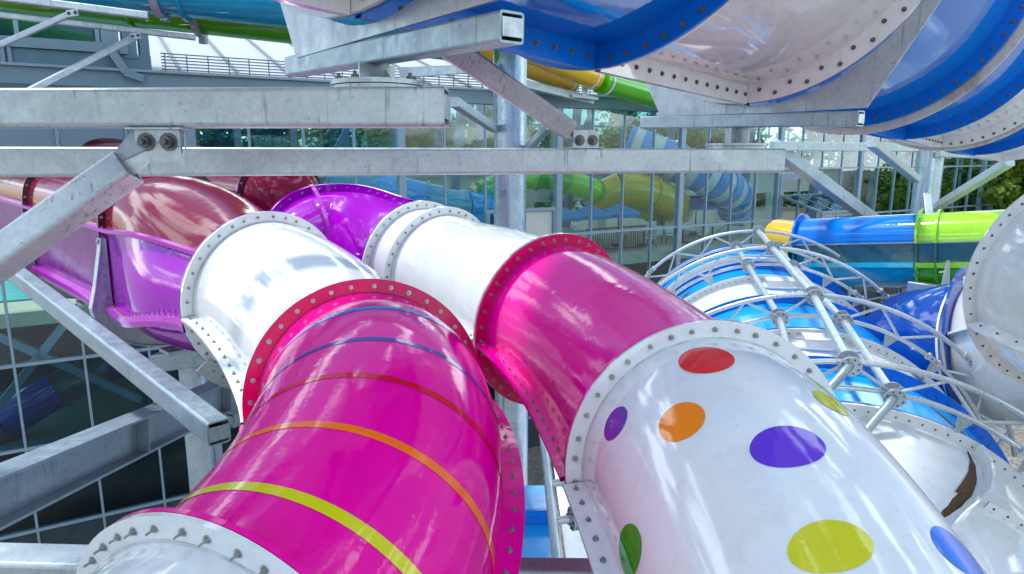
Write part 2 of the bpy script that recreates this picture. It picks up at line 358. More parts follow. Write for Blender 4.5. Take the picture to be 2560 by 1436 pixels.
# ------------------------------------------------------------------ glazed pool building
FA = V((1.84, 27.4, 0)); FT = V((.859, .512, 0)).normalized(); FN = V((FT.y, -FT.x, 0))
def fp(a, z, off=0.0): return FA + FT * a + FN * off + Z3 * z
BAY = 1.65
bld = thing('pool_building', 'large glass-walled indoor pool building with blue-grey mullions and white ribbed roof', 'building', fp(0, 0, -12))
def fbox(a0, a1, z0, z1, o0, o1, b=None):
    b = b or MB(); b.box(fp((a0 + a1) / 2, (z0 + z1) / 2, (o0 + o1) / 2), FT * (a1 - a0) / 2, FN * (o1 - o0) / 2, Z3 * (z1 - z0) / 2); return b
LV = [1.35, 3.85, 6.3, 8.85, 11.35, 13.88]
A0, A1 = -21.45, 34.65
nb = round((A1 - A0) / BAY)
pane_me = MB().box((0, 0, 0), V((BAY / 2 - .03, 0, 0)), V((0, .006, 0)), V((0, 0, .5))).mesh('pane', M['glass'])
pane_low = pane_me.copy(); pane_low.materials[0] = M['glass_low']
def pane(a0, z0, z1, mesh=pane_me, width=None):
    o = bpy.data.objects.new('pane', mesh); COL.objects.link(o)
    o.matrix_basis = Matrix.LocRotScale(fp(a0 + BAY / 2, (z0 + z1) / 2), Matrix((FT, -FN, Z3)).transposed().to_quaternion(), V((1, 1, (z1 - z0) - .06))); adopt(o, bld); return o
for i in range(nb):
    a = A0 + i * BAY
    for r_ in range(5):
        if r_ == 0 and a > -7: continue
        if r_ == 3 and 13.1 < a < 16.6: continue          # entrance under the canopy
        if r_ == 2 and 13.1 < a < 16.6: continue
        if r_ == 3 and -3.4 < a < -.1: pane(a, 9.95, 11.35); continue
        if r_ == 2 and -3.4 < a < -.1: continue
        if r_ == 4 and a < -13.3:
            fbox(a + .04, a + BAY - .04, 12.0, 13.82, -.06, .0).obj('spandrel_panel', M['clad_l'], bld); pane(a, LV[4], 12.0); continue
        pane(a, LV[r_], LV[r_ + 1], pane_low if r_ < 2 else pane_me)
for i in range(nb + 1):
    a = A0 + i * BAY; big = round((a + 6.6) / BAY) % 4 == 0
    z0 = .0 if a < -6.5 else 1.3
    if -3.4 < a < -.2: fbox(a - .03, a + .03, 9.95, 13.85, -.10, .05).obj('mullion', M['mull'], bld); continue
    if big: fbox(a - .13, a + .13, z0, 13.85, -.16, .10).obj('post', M['mull'], bld)
    else: fbox(a - .032, a + .032, z0, 13.85, -.10, .05).obj('mullion', M['mull'], bld)
for z in LV[:-1]:
    a0 = A0; a1 = A1
    segs = [(a0, a1)]
    if z == 8.85: segs = [(a0, -3.3), (0, 13.2), (16.5, a1)]
    for s0, s1 in segs: fbox(s0, s1, z - .045, z + .045, -.11, .06).obj('transom', M['mull'], bld)
fbox(-3.3, 0, 9.86, 9.98, -.11, .07).obj('transom', M['mull'], bld)
fbox(13.2, 16.5, 11.1, 11.2, -.05, .09).obj('transom', M['mull'], bld)
fbox(A0 - .2, A1 + .3, 13.84, 14.28, -.5, .22).obj('eave_fascia', M['clad_l'], bld)
fbox(A0 - .2, A1 + .3, 14.282, 14.35, -.6, .34).obj('gutter', M['mull'], bld)
fbox(A0, A1, .0, 1.3, -.25, .02).obj('plinth_wall', M['dark'], bld)
fbox(A0, -7, 3.2, 3.8, -.35, -.12).obj('spandrel_panel', M['dark'], bld)
# doors in the glazed wall
for q0, q1 in ((-3.3, -3.15), (-.28, -.13), (-1.75, -1.65)): fbox(q0, q1, 7.7, 9.86, -.1, .09).obj('door_jamb', M['clad_l'], bld)
fbox(-1.65, -.28, 7.75, 9.84, -.05, -.01).obj('door', M['pale'], bld)
fbox(-3.15, -1.75, 7.75, 9.84, -.05, -.03).obj('door', M['glass_d'], bld)
for q0, q1, q2 in ((13.2, 13.5, 7.7), (16.2, 16.5, 7.7), (13.5, 16.2, 10.85)): fbox(q0, q1, q2, 11.1, -.1, .14).obj('door_jamb', M['clad_l'], bld)
# roof: slopes up away from the eave, white panels between ribs
SL = math.tan(R(17))
def rp(a, s, h=0): return fp(a, 14.29 + s * SL + h, -.5 - s)
for i in range(nb):
    a = A0 + i * BAY
    if a + BAY <= -14.0: continue
    b = MB(); P = [rp(a + .0, 0), rp(a + BAY, 0), rp(a + BAY, 22), rp(a, 22)]; b.poly(P, (P[1] - P[0]).cross(P[3] - P[0]), .06); b.obj('roof_panel', M['roof'], bld)
for i in range(nb + 1):
    a = A0 + i * BAY
    if a < -14.2: continue
    MB().bar(rp(a, 0, .07), rp(a, 22, .07), .09, .09).obj('roof_rib', M['roofrib'], bld)
# back and far sides: posts, rails and tinted panes added to dim the sky behind
for i in range(0, nb + 1, 2):
    a = A0 + i * BAY; MB().bar(fp(a, 7.7, -22), fp(a, 20.5, -22), .35, .35, FT).obj('rear_post', M['clad'], bld)
for i in range(0, nb, 2):
    for z in (7.75, 9.97, 12.17, 14.37, 16.57, 18.77): fbox(A0 + i * BAY + .2, A0 + (i + 2) * BAY - .2, z, z + 2.06, -22.02, -22.0).obj('rear_pane', M['glass_r'], bld)
for z in (9.9, 12.1, 14.3, 16.5, 18.7, 20.4): MB().bar(fp(A0, z, -22.25), fp(A1, z, -22.25), .14, .14).obj('rear_rail', M['clad'], bld)
for i in range(0, nb + 1, 4):
    a = A0 + i * BAY; MB().bar(fp(a, 14.1, -1.0), fp(a, 20.3, -21.6), .3, .4).obj('rafter', M['clad'], bld)
    if -8 < a: MB().bar(fp(a, 7.7, -6.5), fp(a + .8, 15.6, -6.5), .32, .32, FT).obj('inner_column', M['clad'], bld)
    if i % 8 == 0: MB().bar(fp(a + .4, 9.6, -8.5), fp(a + 4.2, 16.2, -8.5), .2, .25).obj('inner_brace', M['clad'], bld)
for k in range(0, 23, 2):
    MB().bar(fp(A1 + .05, 0, -k - .2), fp(A1 + .05, 14.2 + k * SL, -k - .2), .16, .12, FT).obj('end_mullion', M['mull'], bld)
    if k < 22:
        for z in (2.0, 4.5, 7.0, 9.5, 12.0):
            P = [fp(A1, z, -k - .3), fp(A1, z, -k - 2.1), fp(A1, min(z + 2.4, 14.1 + k * SL), -k - 2.1), fp(A1, min(z + 2.4, 14.1 + k * SL), -k - .3)]; MB().poly(P, FT, .012).obj('end_pane', M['glass_r'], bld)
for z in (1.95, 4.45, 6.95, 9.45, 11.95): MB().bar(fp(A1 + .05, z, 0), fp(A1 + .05, z, -22), .12, .09).obj('end_transom', M['mull'], bld)
# floors
fl = fbox(A0, A1, 7.3, 7.7, -22, -.35); fl.obj('floor_slab', M['deck'], bld)
fbox(A0, A1, 0.02, .12, -22, -.3).obj('lower_floor', M['dark'], bld)
fbox(A0, A1, .12, 7.29, -9.2, -9.0).obj('basement_wall', M['dark'], bld)
struct(fbox(A0 + .2, -8, 3.0, 3.1, -8.9, -1.6).obj('lower_pool_water', M['water']))
fbox(A0 + .2, -8, .12, 2.99, -1.62, -1.5).obj('pool_edge_wall', M['dark'], bld)
struct(fbox(A0 + .2, -13.6, 7.7, 7.76, -14, -2.2).obj('pool_water', M['water']))
# x bracing just behind the left panes
for (a0, z0, a1, z1) in ((-20.5, 8.6, -15.2, 4.6), (-19.2, 4.4, -15.6, 8.8), (-14.6, 4.2, -10.5, 8.2), (-15.2, 8.6, -11, 4.4)):
    MB().bar(fp(a0, z0, -.55), fp(a1, z1, -.55), .22, .22).obj('cross_brace', M['clad_l'], bld)
# upper block at the left end
ub = -14.05
fbox(A0, ub, 14.36, 14.75, -2, .06).obj('cladding_panel', M['clad'], bld)
fbox(A0, ub - .55, 14.76, 15.02, -1.5, .16).obj('window_sill', M['clad_l'], bld)
fbox(A0, ub - .7, 16.05, 16.22, -1.5, .10).obj('window_head', M['clad_l'], bld)
fbox(A0, ub, 16.23, 18.10, -2, .05).obj('cladding_panel', M['clad'], bld)
for a in (-20.6, -18.85, -17.1, -15.3): fbox(a - .05, a + .05, 15.03, 16.05, -.1, .09).obj('mullion', M['mull'], bld)
for a0 in (-20.6, -18.85, -17.1): fbox(a0 + .06, a0 + 1.69, 15.03, 16.04, -.03, -.015).obj('pane', M['glass_d'], bld)
fbox(A0, ub - 1, 15.00, 16.10, -2.4, -2.3).obj('inner_wall', M['clad_l'], bld)
for k, a in enumerate((-15.22, -14.72, -14.3)): fbox(a, a + (.42, .34, .24)[k], 14.76 - .1 * k, 16.22, -1.0, .16 - .06 * k).obj('corner_panel', (M['clad_l'], M['clad'], M['clad'])[k], bld)
for a in (-19.9, -19.75, -17.5, -17.35): fbox(a, a + .09, 14.36, 14.75, .06, .14).obj('cladding_strap', M['clad_l'], bld)
pb = MB(); pb.bar(fp(-15.0, 14.80, .22), fp(-14.7, 14.25, .3), .2, .2); pb.bar(fp(-14.75, 14.25, .3), fp(-14.3, 14.10, .3), .22, .2); pb.obj('downpipe', M['clad_l'], bld)
# guard rail along the roof edge
gr = thing('guard_rail', 'long grey guard rail with thin bars along the white roof edge', 'railing', fp(-8, 14.35, -1.2))
for k in range(19):
    a = -13.6 + k * .6; MB().bar(fp(a, 14.38, -1.1), fp(a, 15.01, -1.1), .03, .03, FT).obj('post', M['clad'], gr)
for k in range(6): MB().bar(fp(-13.7, 14.55 + k * .09, -1.13), fp(-2.7, 14.55 + k * .09, -1.13), .025, .035).obj('bar', M['clad'], gr)
for k in range(24):
    a = -2.5 + k * .6; MB().bar(fp(a, 14.38, -1.1), fp(a, 14.83, -1.1), .03, .03, FT).obj('post', M['clad'], gr)
for k in range(4): MB().bar(fp(-2.5, 14.51 + k * .1, -1.13), fp(11.5, 14.51 + k * .1, -1.13), .025, .035).obj('bar', M['clad'], gr)
# entrance canopy
cn = thing('entrance_canopy', 'grey glazed lean-to canopy over the doorway in the glass wall', 'canopy', fp(14.8, 7.7, 1))
def cp(a, s): return fp(a, 10.0 - s * .28, .15 + s)
for a in (13.4, 14.4, 15.4, 16.4): MB().bar(cp(a, 0), cp(a, 2.3), .08, .1).obj('rafter', M['clad_l'], cn)
for s in (.0, 2.3): MB().bar(cp(13.3, s), cp(16.5, s), .1, .14).obj('edge_beam', M['clad_l'], cn)
for a in (13.4, 14.4, 15.4):
    P = [cp(a + .05, .05) + Z3 * .05, cp(a + .95, .05) + Z3 * .05, cp(a + .95, 2.25) + Z3 * .05, cp(a + .05, 2.25) + Z3 * .05]; MB().poly(P, Z3, .012).obj('pane', M['glass_d'], cn)
for a in (13.45, 16.35): MB().bar(cp(a, 2.2), fp(a, 7.7, 2.35), .1, .1, FT).obj('leg', M['clad_l'], cn)
# ------------------------------------------------------------------ inside the pool hall
pw = thing('flume_wall', 'pale concrete parapet wall running through the pool hall behind the glass', 'wall', fp(10, 7.7, -9))
fbox(-9, 33, 9.5, 10.9, -9.3, -9.0).obj('parapet', M['pale'], pw); fbox(-9, 33, 10.902, 10.98, -9.4, -8.9).obj('coping', M['conc'], pw)
for a in range(-6, 33, 5): fbox(a, a + .6, 7.7, 9.5, -9.4, -8.95).obj('pier', M['pale'], pw)
def indoor(name, label, mats, pts, r, bands=None):
    t = thing(name, label, 'water slide', (pts[0].x, pts[0].y, 7.7))
    n = len(pts); P = []
    for i in range(n - 1):
        for k in range(10):
            q = k / 10; p0, p1, p2, p3 = pts[max(i - 1, 0)], pts[i], pts[i + 1], pts[min(i + 2, n - 1)]
            P.append(.5 * ((2 * p1) + (p2 - p0) * q + (2 * p0 - 5 * p1 + 4 * p2 - p3) * q * q + (3 * p1 - p0 - 3 * p2 + p3) * q**3))
    P.append(pts[-1]); nm = len(mats); step = max(2, len(P) // (bands or nm))
    for k, i in enumerate(range(0, len(P) - 1, step)):
        MB().tube(P[i:i + step + 1], r, 24, caps=True).obj('tube_section', M[mats[k % nm]], t); MB().ring(P[i], P[min(i + 1, len(P) - 1)] - P[i], r, r + .08, .05, 24).obj('flange', M[mats[k % nm]], t)
    return t
indoor('indoor_slide', 'wide yellow tube slide curving inside the hall behind the glass', ['yellow'], [fp(6.0, 9.5, -5.5), fp(7.0, 10.3, -4.6), fp(8.6, 10.1, -4.2), fp(10.4, 9.5, -4.5), fp(12.5, 9.0, -6)], .85, 4)
indoor('indoor_slide', 'green tube slide looping inside the hall above the yellow one', ['green', 'lime'], [fp(-.2, 10.2, -6), fp(2, 11.0, -5.5), fp(4.5, 10.6, -5), fp(7.5, 9.6, -5.2), fp(11, 9.0, -5.5), fp(13, 9.2, -7)], .6, 8)
indoor('indoor_slide', 'blue and white striped tube slide inside the hall by the canopy', ['cyan', 'white'], [fp(8.5, 12.6, -6), fp(10.2, 11.8, -4.6), fp(12.2, 10.8, -3.6), fp(14.4, 9.8, -3.8), fp(16, 8.9, -5)], 1.0, 16)
indoor('indoor_slide', 'teal tube slide inside the hall behind the first glazed bays', ['teal', 'cyan'], [fp(-7, 11, -7), fp(-4.5, 10.4, -5.5), fp(-2, 9.8, -5), fp(1, 9.4, -6)], .7, 4)
indoor('indoor_slide', 'dark blue tube slide in the low hall behind the leftmost panes', ['teal_side', 'blue_shaded'], [fp(-20, 3.0, -3.5), fp(-17.4, 4.6, -3.0), fp(-14.8, 5.2, -3.6), fp(-12, 4.0, -4.5), fp(-9.4, 2.4, -4)], .6, 8)
# umbrellas, tables and chairs
def umbrella(p, label, s=1.0):
    t = thing('patio_umbrella', label, 'umbrella', p, 'umbrellas over the pool deck tables'); p = V(p)
    b = MB(); n = 8; top = p + Z3 * 2.65 * s; rim = [p + Z3 * 2.05 * s + V((math.cos(k * math.pi / 4), math.sin(k * math.pi / 4), 0)) * 1.4 * s for k in range(n)]
    b.add([top] + rim + [q - Z3 * .16 for q in rim], [(0, 1 + k, 1 + (k + 1) % n) for k in range(n)] + [(1 + k, 9 + k, 9 + (k + 1) % n, 1 + (k + 1) % n) for k in range(n)]); b.obj('canopy', M['umb'], t)
    MB().tube([p, p + Z3 * 2.7 * s], .03, 8).obj('pole', M['black'], t); MB().disc(p + Z3 * .05, Z3, .3, .1).obj('base', M['black'], t)
def table(p, label):
    t = thing('cafe_table', label, 'table', p, 'tables on the pool deck'); p = V(p)
    MB().disc(p + Z3 * .73, Z3, .6, .04).obj('table_top', M['furn'], t); MB().tube([p, p + Z3 * .71], .04, 8).obj('pedestal', M['black'], t); MB().disc(p + Z3 * .02, Z3, .3, .04).obj('base', M['black'], t)
def chair(p, rz, label):
    t = thing('deck_chair', label, 'chair', p, 'chairs round the pool deck tables'); p = V(p); c, s = math.cos(rz), math.sin(rz); X, Y = V((c, s, 0)), V((-s, c, 0))
    MB().box(p + Z3 * .45, X * .22, Y * .22, Z3 * .02).obj('seat', M['furn'], t); MB().box(p + Z3 * .72 - Y * .22, X * .22, Y * .015, Z3 * .2).obj('backrest', M['furn'], t)
    for i in (-1, 1):
        for j in (-1, 1): MB().tube([p + X * .24 * i + Y * .25 * j, p + X * .18 * i - Y * .12 * j + Z3 * .44], .013, 6).obj('leg', M['black'], t)
for k, (a, o, lb) in enumerate(((2.15, -2.9, 'blue patio umbrella behind the glass, first from the big round column'), (3.85, -3.0, 'blue patio umbrella behind the glass, second from the big round column'), (5.6, -3.0, 'blue patio umbrella behind the glass, third from the big round column'), (12.3, -4.5, 'blue patio umbrella behind the glass near the canopy'))):
    umbrella(fp(a, 7.7, o), lb, .78)
tabs = [(2.35, -3.9, 'white round table under the first blue umbrella behind the glass'), (4.1, -4.1, 'white round table under the second blue umbrella behind the glass'), (6.9, -2.6, 'white round table close behind the glass beside the black fence'), (9.3, -2.4, 'white round table close behind the glass over the lattice arches'), (11.6, -2.6, 'white round table behind the glass just before the canopy')]
for k, (a, o, lb) in enumerate(tabs):
    table(fp(a, 7.7, o), lb)
    for j in range(3):
        th = j * 2.1 + k; chair(fp(a + math.cos(th) * .95, 7.7, o + math.sin(th) * .95), th, 'white folding chair at the ' + lb[len('white round '):])
fn = thing('pool_fence', 'black metal picket fence inside the hall beside the tables', 'fence', fp(4.2, 7.7, -1.5))
for k in range(26): MB().bar(fp(2.6 + k * .13, 7.7, -1.4), fp(2.6 + k * .13, 8.85, -1.4), .025, .025, FT).obj('picket', M['black'], fn)
for z in (7.85, 8.8): MB().bar(fp(2.5, z, -1.44), fp(6.0, z, -1.44), .04, .05).obj('rail', M['black'], fn)
# a swimmer in an orange top, seen small through the left panes
def person(p):
    t = thing('person', 'person in an orange top standing in the indoor pool behind the left panes', 'person', p); p = V(p)
    vs_ = [(0, 0, .9), (0, 0, 1.2), (0, 0, 1.42), (0, 0, 1.55), (0, -.02, 1.66), (.1, 0, .85), (.11, -.02, .48), (.11, 0, .08), (.11, -.12, .04), (-.1, 0, .85), (-.12, .04, .48), (-.12, .1, .08), (-.12, -.02, .04), (.2, 0, 1.4), (.27, -.05, 1.13), (.24, -.18, .92), (-.2, 0, 1.4), (-.28, -.02, 1.12), (-.27, -.12, .9)]
    ed = [(0, 1), (1, 2), (2, 3), (3, 4), (0, 5), (5, 6), (6, 7), (7, 8), (0, 9), (9, 10), (10, 11), (11, 12), (2, 13), (13, 14), (14, 15), (2, 16), (16, 17), (17, 18)]
    ra = [.15, .15, .13, .055, .1, .09, .06, .045, .04, .09, .06, .045, .04, .06, .045, .03, .06, .045, .03]
    me = bpy.data.meshes.new('body'); me.from_pydata([V(v) + p for v in vs_], ed, []); me.materials.append(M['orange']); o = bpy.data.objects.new('body', me); COL.objects.link(o)
    sk = o.modifiers.new('skin', 'SKIN'); sv = me.skin_vertices[0].data
    for i, r_ in enumerate(ra): sv[i].radius = (r_, r_)
    sv[0].use_root = True; o.modifiers.new('sub', 'SUBSURF').levels = 1; adopt(o, t)
person(fp(-19.3, 7.35, -4.4))
# ------------------------------------------------------------------ trees beyond the building
def crown_mesh(seed, h, w, n=6500):
    rnd = random.Random(seed); b = MB(); clumps = []
    for _ in range(46):
        th = rnd.random() * 6.283; z = rnd.random(); rr = w * (.35 + .65 * math.sin(math.pi * min(.95, .15 + z * .8))) * rnd.uniform(.35, 1)
        clumps.append((V((math.cos(th) * rr, math.sin(th) * rr, h * (.28 + .68 * z))), rnd.uniform(.5, 1.15) * w * .26))
    for _ in range(n):
        c, r_ = rnd.choice(clumps); d = V((rnd.gauss(0, 1), rnd.gauss(0, 1), rnd.gauss(0, .8))); d.normalize(); p = c + d * r_ * rnd.uniform(.6, 1.05)
        s = rnd.uniform(.10, .22) * w / 4; t1 = V((rnd.gauss(0, 1), rnd.gauss(0, 1), rnd.gauss(0, .6))).normalized(); t2 = t1.cross(d + V((rnd.gauss(0, .4), rnd.gauss(0, .4), .3)));
        if t2.length < 1e-3: continue
        t2.normalize(); b.add([p - t1 * s, p - t2 * s * .6, p + t1 * s, p + t2 * s * .6], [(0, 1, 2, 3)], 0 if rnd.random() < .62 else 1)
    return b.mesh('crown', [M['leaf'], M['leaf2']])
def trunk_mesh(seed, h):
    rnd = random.Random(seed); b = MB(); b.tube([V((0, 0, 0)), V((.1, .05, h * .3)), V((.0, .1, h * .6)), V((.1, .1, h * .85))], [h * .03, h * .022, h * .014, h * .006], 8)
    for k in range(6):
        th = rnd.random() * 6.28; z = h * rnd.uniform(.28, .6); b.tube([V((.05, .05, z)), V((math.cos(th) * h * .12, math.sin(th) * h * .12, z + h * .1)), V((math.cos(th) * h * .22, math.sin(th) * h * .22, z + h * .2))], [h * .011, h * .008, h * .003], 6)
    return b.mesh('trunk', M['bark'])
CR = [crown_mesh(k, 9, 4.2) for k in range(3)]; TRK = [trunk_mesh(k, 9) for k in range(3)]
def tree(p, s, k, rz, label, grp='trees beyond the pool building'):
    t = thing('broadleaf_tree', label, 'tree', p, grp)
    for nm, me in (('crown', CR[k]), ('trunk', TRK[k])):
        o = bpy.data.objects.new(nm, me); COL.objects.link(o); o.matrix_basis = Matrix.Translation(V(p)) @ Matrix.Rotation(rz, 4, 'Z') @ Matrix.Scale(s, 4); adopt(o, t)
ORD = 'first second third fourth fifth sixth seventh eighth ninth tenth eleventh twelfth thirteenth fourteenth fifteenth'.split()
for k in range(15):
    a = -16 + k * 4.6; tree(fp(a, 0, -31 - (k * 37 % 9)), 1.55 + .18 * (k % 3), k % 3, k * 1.7, ORD[k] + ' tree of the row seen through the glass hall, counted from its upper block')
ends = [(36.2, 6, -1.5, 1.15), (39.5, 1, 2, 1.3), (43, 5, 4, 1.45), (38.5, -6, 3, 1.2), (46, -2, 1, 1.5), (42, -11, 2, 1.3), (37.5, -15, 5, 1.25), (50, -8, 3, 1.5)]
for k, (a, o, rz, s) in enumerate(ends):
    tree(fp(a, 0, o), s + (.35 if o < 3 else .05), k % 3, rz, ORD[k] + ' leafy tree of the cluster past the far end of the glass building', 'trees past the right end of the building')

# ================================================================== THE TWO NEAR TUBE SLIDES
RT, RF = .66, .75
def trough_profile():
    """half-open channel with domed lid, as (side, height) points round the axis; index ranges for lid / walls / floor"""
    pts = []
    for k in range(25):
        th = math.pi * k / 24; c, s = math.cos(th), math.sin(th); pts.append((.60 * math.copysign(abs(c)**.8, c), .42 + .56 * abs(s)**.85))
    for k in range(1, 9): pts.append((-.60, .42 - .78 * k / 8))
    for k in range(1, 24):
        th = math.pi + math.pi * k / 24; pts.append((.60 * math.cos(th), -.36 + .34 * math.sin(th)))
    for k in range(0, 8): pts.append((.60, -.36 + .78 * k / 8))
    return pts
TP = trough_profile(); NP = len(TP)
CP = []
for k in range(25): a = R(40 + 100 * k / 24); CP.append((RT * math.cos(a), RT * math.sin(a)))
for k in range(1, 9): a = R(140 + 48 * k / 8); CP.append((RT * math.cos(a), RT * math.sin(a)))
for k in range(1, 24): a = R(188 + 164 * k / 24); CP.append((RT * math.cos(a), RT * math.sin(a)))
for k in range(0, 8): a = R(-8 + 48 * k / 8); CP.append((RT * math.cos(a), RT * math.sin(a)))
def prof_at(P, T, w, off=0.0, bulge=0.0):
    T_, a, b = frame(T); out = []
    for (s0, z0), (s1, z1) in zip(TP, CP):
        s, z = s0 * (1 - w) + s1 * w, z0 * (1 - w) + z1 * w; l = math.hypot(s, z)
        k = (l + off) / l; k += bulge * max(0, abs(s) / l - .2) * 4 * w * (1 - w)
        out.append(P + a * s * k + b * z * k)
    return out
def build_channel(root, W, T, lid, lid_f, wall, wall_f, rail, stations, slope, trans_lid, bulge, trans=True):
    T = V(T).normalized(); hd = V((T.x, T.y, 0)).normalized(); back = V((-hd.x, -hd.y, slope)); _, a, b = frame(hd); W = V(W)
    SM = lambda t: t * t * (3 - 2 * t)
    s0 = stations[0]
    # transition from channel to round tube
    rows = [prof_at(W + back * s0 * (1 - i / 20), -back, SM(i / 20), bulge=bulge) for i in range(21)]
    if trans: MB().grid([r_[0:25] for r_ in rows]).obj('cover_section', trans_lid, root)
    if trans: MB().grid([[*r_[24:], r_[0]] for r_ in rows]).obj('channel_section', M['purple'], root)
    segs = [(stations[i], stations[i + 1]) for i in range(len(stations) - 1)]
    for q0, q1 in segs:
        rows = [prof_at(W + back * q, -back, 0) for q in (q1, (q0 + q1) / 2, q0)]
        MB().grid([r_[0:25] for r_ in rows]).obj('cover_section', lid, root); MB().grid([[*r_[24:], r_[0]] for r_ in rows]).obj('channel_section', wall, root)
    # end flanges at each joint
    for q in stations:
        P = W + back * q; A = prof_at(P, -back, 0); B = prof_at(P, -back, 0, .075); t = hd * .02
        for nm, rng, mt in (('cover_flange', list(range(0, 25)), wall_f if (trans_lid is M['purple'] and q == s0) else lid_f), ('channel_flange', [*range(24, NP), 0], wall_f)):
            m = MB(); m.grid([[A[i] - t, B[i] - t, B[i] + t, A[i] + t] for i in rng], closed=True, smooth=False); o = m.obj(nm, mt, root)
            if q < 9:
                acc = 0; prev = None
                for i in rng:
                    p = (A[i] + B[i]) / 2
                    if prev is not None: acc += (p - prev).length
                    prev = p
                    if acc > .1 or i == rng[0]:
                        acc = 0
                        if (p - P).dot(a) > -.25: inst('bolt', BOLT_H, o, p + t, hd, random.random() * 6)
    # flange between lid and walls, and the side rail, on both sides
    for sgn, ti, bi in ((1, 0, NP - 8), (-1, 24, 32)):
        line = []; low = []
        for i in range(25):
            w_ = SM(i / 24); pr = prof_at(W + back * s0 * (1 - i / 24), -back, w_, bulge=bulge); line.append((pr[ti], i)); low.append(pr[bi])
        near = [(prof_at(W + back * q, -back, 0)) for q in (stations[-1], *reversed(stations[:-1]))]
        full = [p[ti] for p in near[:-1]] + [p for p, _ in line]; fl_ = [p[bi] for p in near[:-1]] + low
        if not trans: full = [p[ti] for p in near]; fl_ = [p[bi] for p in near]
        m = MB(); m.grid([[p - b * .018, p + a * sgn * .065 - b * .018, p + a * sgn * .065 + b * .018, p + b * .018] for p in full], closed=True, smooth=False); o = m.obj('lid_flange', rail, root)
        if sgn > 0:
            for i in range(len(full) - 1):
                d = full[i + 1] - full[i]; n = max(1, int(d.length / .115))
                if (full[i] - CAM).length > 11: continue
                for k in range(n): inst('bolt', BOLT_H, o, full[i] + d * (k + .5) / n + a * .035 - b * .018, -b)
        m = MB(); m.grid([[p + a * sgn * -.0 + b * .0, p + a * sgn * .09 + b * .0, p + a * sgn * .10 - b * .05, p + a * sgn * .09 - b * .10, p - b * .12] for p in fl_], smooth=False); o = m.obj('side_rail', rail, root)
        if sgn > 0:
            for i in range(len(fl_) - 1):
                d = fl_[i + 1] - fl_[i]; n = max(1, int(d.length / .13))
                if (fl_[i] - CAM).length > 10.5: continue
                for k in range(n): inst('bolt', BOLT_H, o, fl_[i] + d * (k + .5) / n + a * .05 + b * .002, b)
    return hd, back, a, b
def cradle(W, hd, back, a, b, q, label, grp):
    """galvanised U plate that carries a channel joint"""
    P = V(W) + back * q + hd * .05; t = thing('channel_cradle', label, 'support', P - Z3 * .95, grp)
    A = prof_at(P, -back, 0, .015)
    inner = [A[i] for i in (NP - 1, NP - 2, NP - 3, NP - 4, NP - 5, NP - 6, NP - 8)] + [A[i] for i in range(NP - 9, 32, -1)] + [A[i] for i in (32, 30, 29, 28, 27)]
    n = len(inner); outer = []
    for i, p in enumerate(inner):
        l = p - P; s, z = l.dot(a), l.dot(b); k = i / (n - 1); e = .10 + .20 * math.sin(math.pi * k)**.5
        if z > -.36: o = P + a * math.copysign(.60 + .06 + .14 * min(1, max(0, (.3 - z) / .66)), s) + b * z
        else: o = P + a * (s * 1.33) + b * (-.36 + (z + .36) * 1.0 - .16 * (1 - (abs(s) / .6)**4) - .02)
        outer.append(o)
    m = MB(); th = hd * .008
    m.grid([[p - th, o - th, o + th, p + th] for p, o in zip(inner, outer)], closed=True, smooth=False)
    k0 = [inner[0] - th, outer[0] - th, outer[0] + th, inner[0] + th]; m.add(k0, [(0, 1, 2, 3)])
    m.obj('web_plate', M['galv_s'], t)
    m = MB(); m.grid([[o - hd * .05, o + (o - P).normalized() * .012 - hd * .05, o + (o - P).normalized() * .012 + hd * .05, o + hd * .05] for o in outer], closed=True, smooth=False); m.obj('edge_flange', M['galv_s'], t)
    tabs_ = MB()
    for k in range(6):
        p = P + a * .665 + b * (.30 - k * .118); tb = MB().disc(p + hd * .0, hd, .036, .018, 14).obj('bolt_lug', M['galv_s'], t); inst('bolt', BOLT_H, tb, p + hd * .012, hd)
    m = MB(); m.box(P - b * .98, a * .16, hd * .14, b * .02); m.obj('foot', M['galv_s'], t)
    return t

# ---- left slide
PL = Path([((-2.16, 5.92, 10.78), (.73, -.69, -.05)), ((-.907, 4.125, 10.497), (.357, -.924, .136)), ((-.938, 2.017, 10.159), (-.386, -.914, -.12)), ((-1.95, .55, 9.75), (-.8, -.6, -.25))]); PL.k[1] = 1.1
sl = thing('tube_slide', 'hot pink and white tube slide with five thin coloured stripes round its bend', 'water slide', (-1.0, 3.6, 9.6), 'pink and white tube slides')
tube_section(PL, 0, 1, RT, M['white'], sl)
pk = tube_section(PL, 1, 2, RT, M['pink'], sl, seg=144, ns_=60)
tube_section(PL, 2, 3, RT, M['white'], sl)
for u, mt, wd in ((1.188, 's_cyan', .016), (1.360, 's_indigo', .015), (1.502, 's_red', .0165), (1.665, 's_orange', .019), (1.852, 's_yellow', .024)):
    m = MB(); m.grid([[PL.surf(u - wd / 2 + wd * i / 3, R(-70 + 320 * k / 72), RT + .0025)[0] for k in range(73)] for i in range(4)]); m.obj('stripe', M[mt], pk)
flange(PL, 0, RT - .01, RF, M['purple_d'], sl, off=-.014); flange(PL, 0, RT - .01, RF, M['white'], sl, off=.012, bolt=BOLT)
flange(PL, 1, RT - .01, RF, M['white'], sl, off=-.014); flange(PL, 1, RT - .01, RF, M['pink_f'], sl, off=.012, bolt=BOLT_L)
flange(PL, 2, RT - .01, RF, M['pink'], sl, off=-.014); flange(PL, 2, RT - .01, RF, M['white'], sl, off=.012, bolt=BOLT_L, n=40)
flange(PL, 3, RT - .01, RF, M['white'], sl)
seam(PL, .02, .98, -6, RT - .01, RF + .02, M['white'], sl, 15, BOLT); seam(PL, .02, .98, 186, RT - .01, RF + .02, M['white'], sl, 15, BOLT)
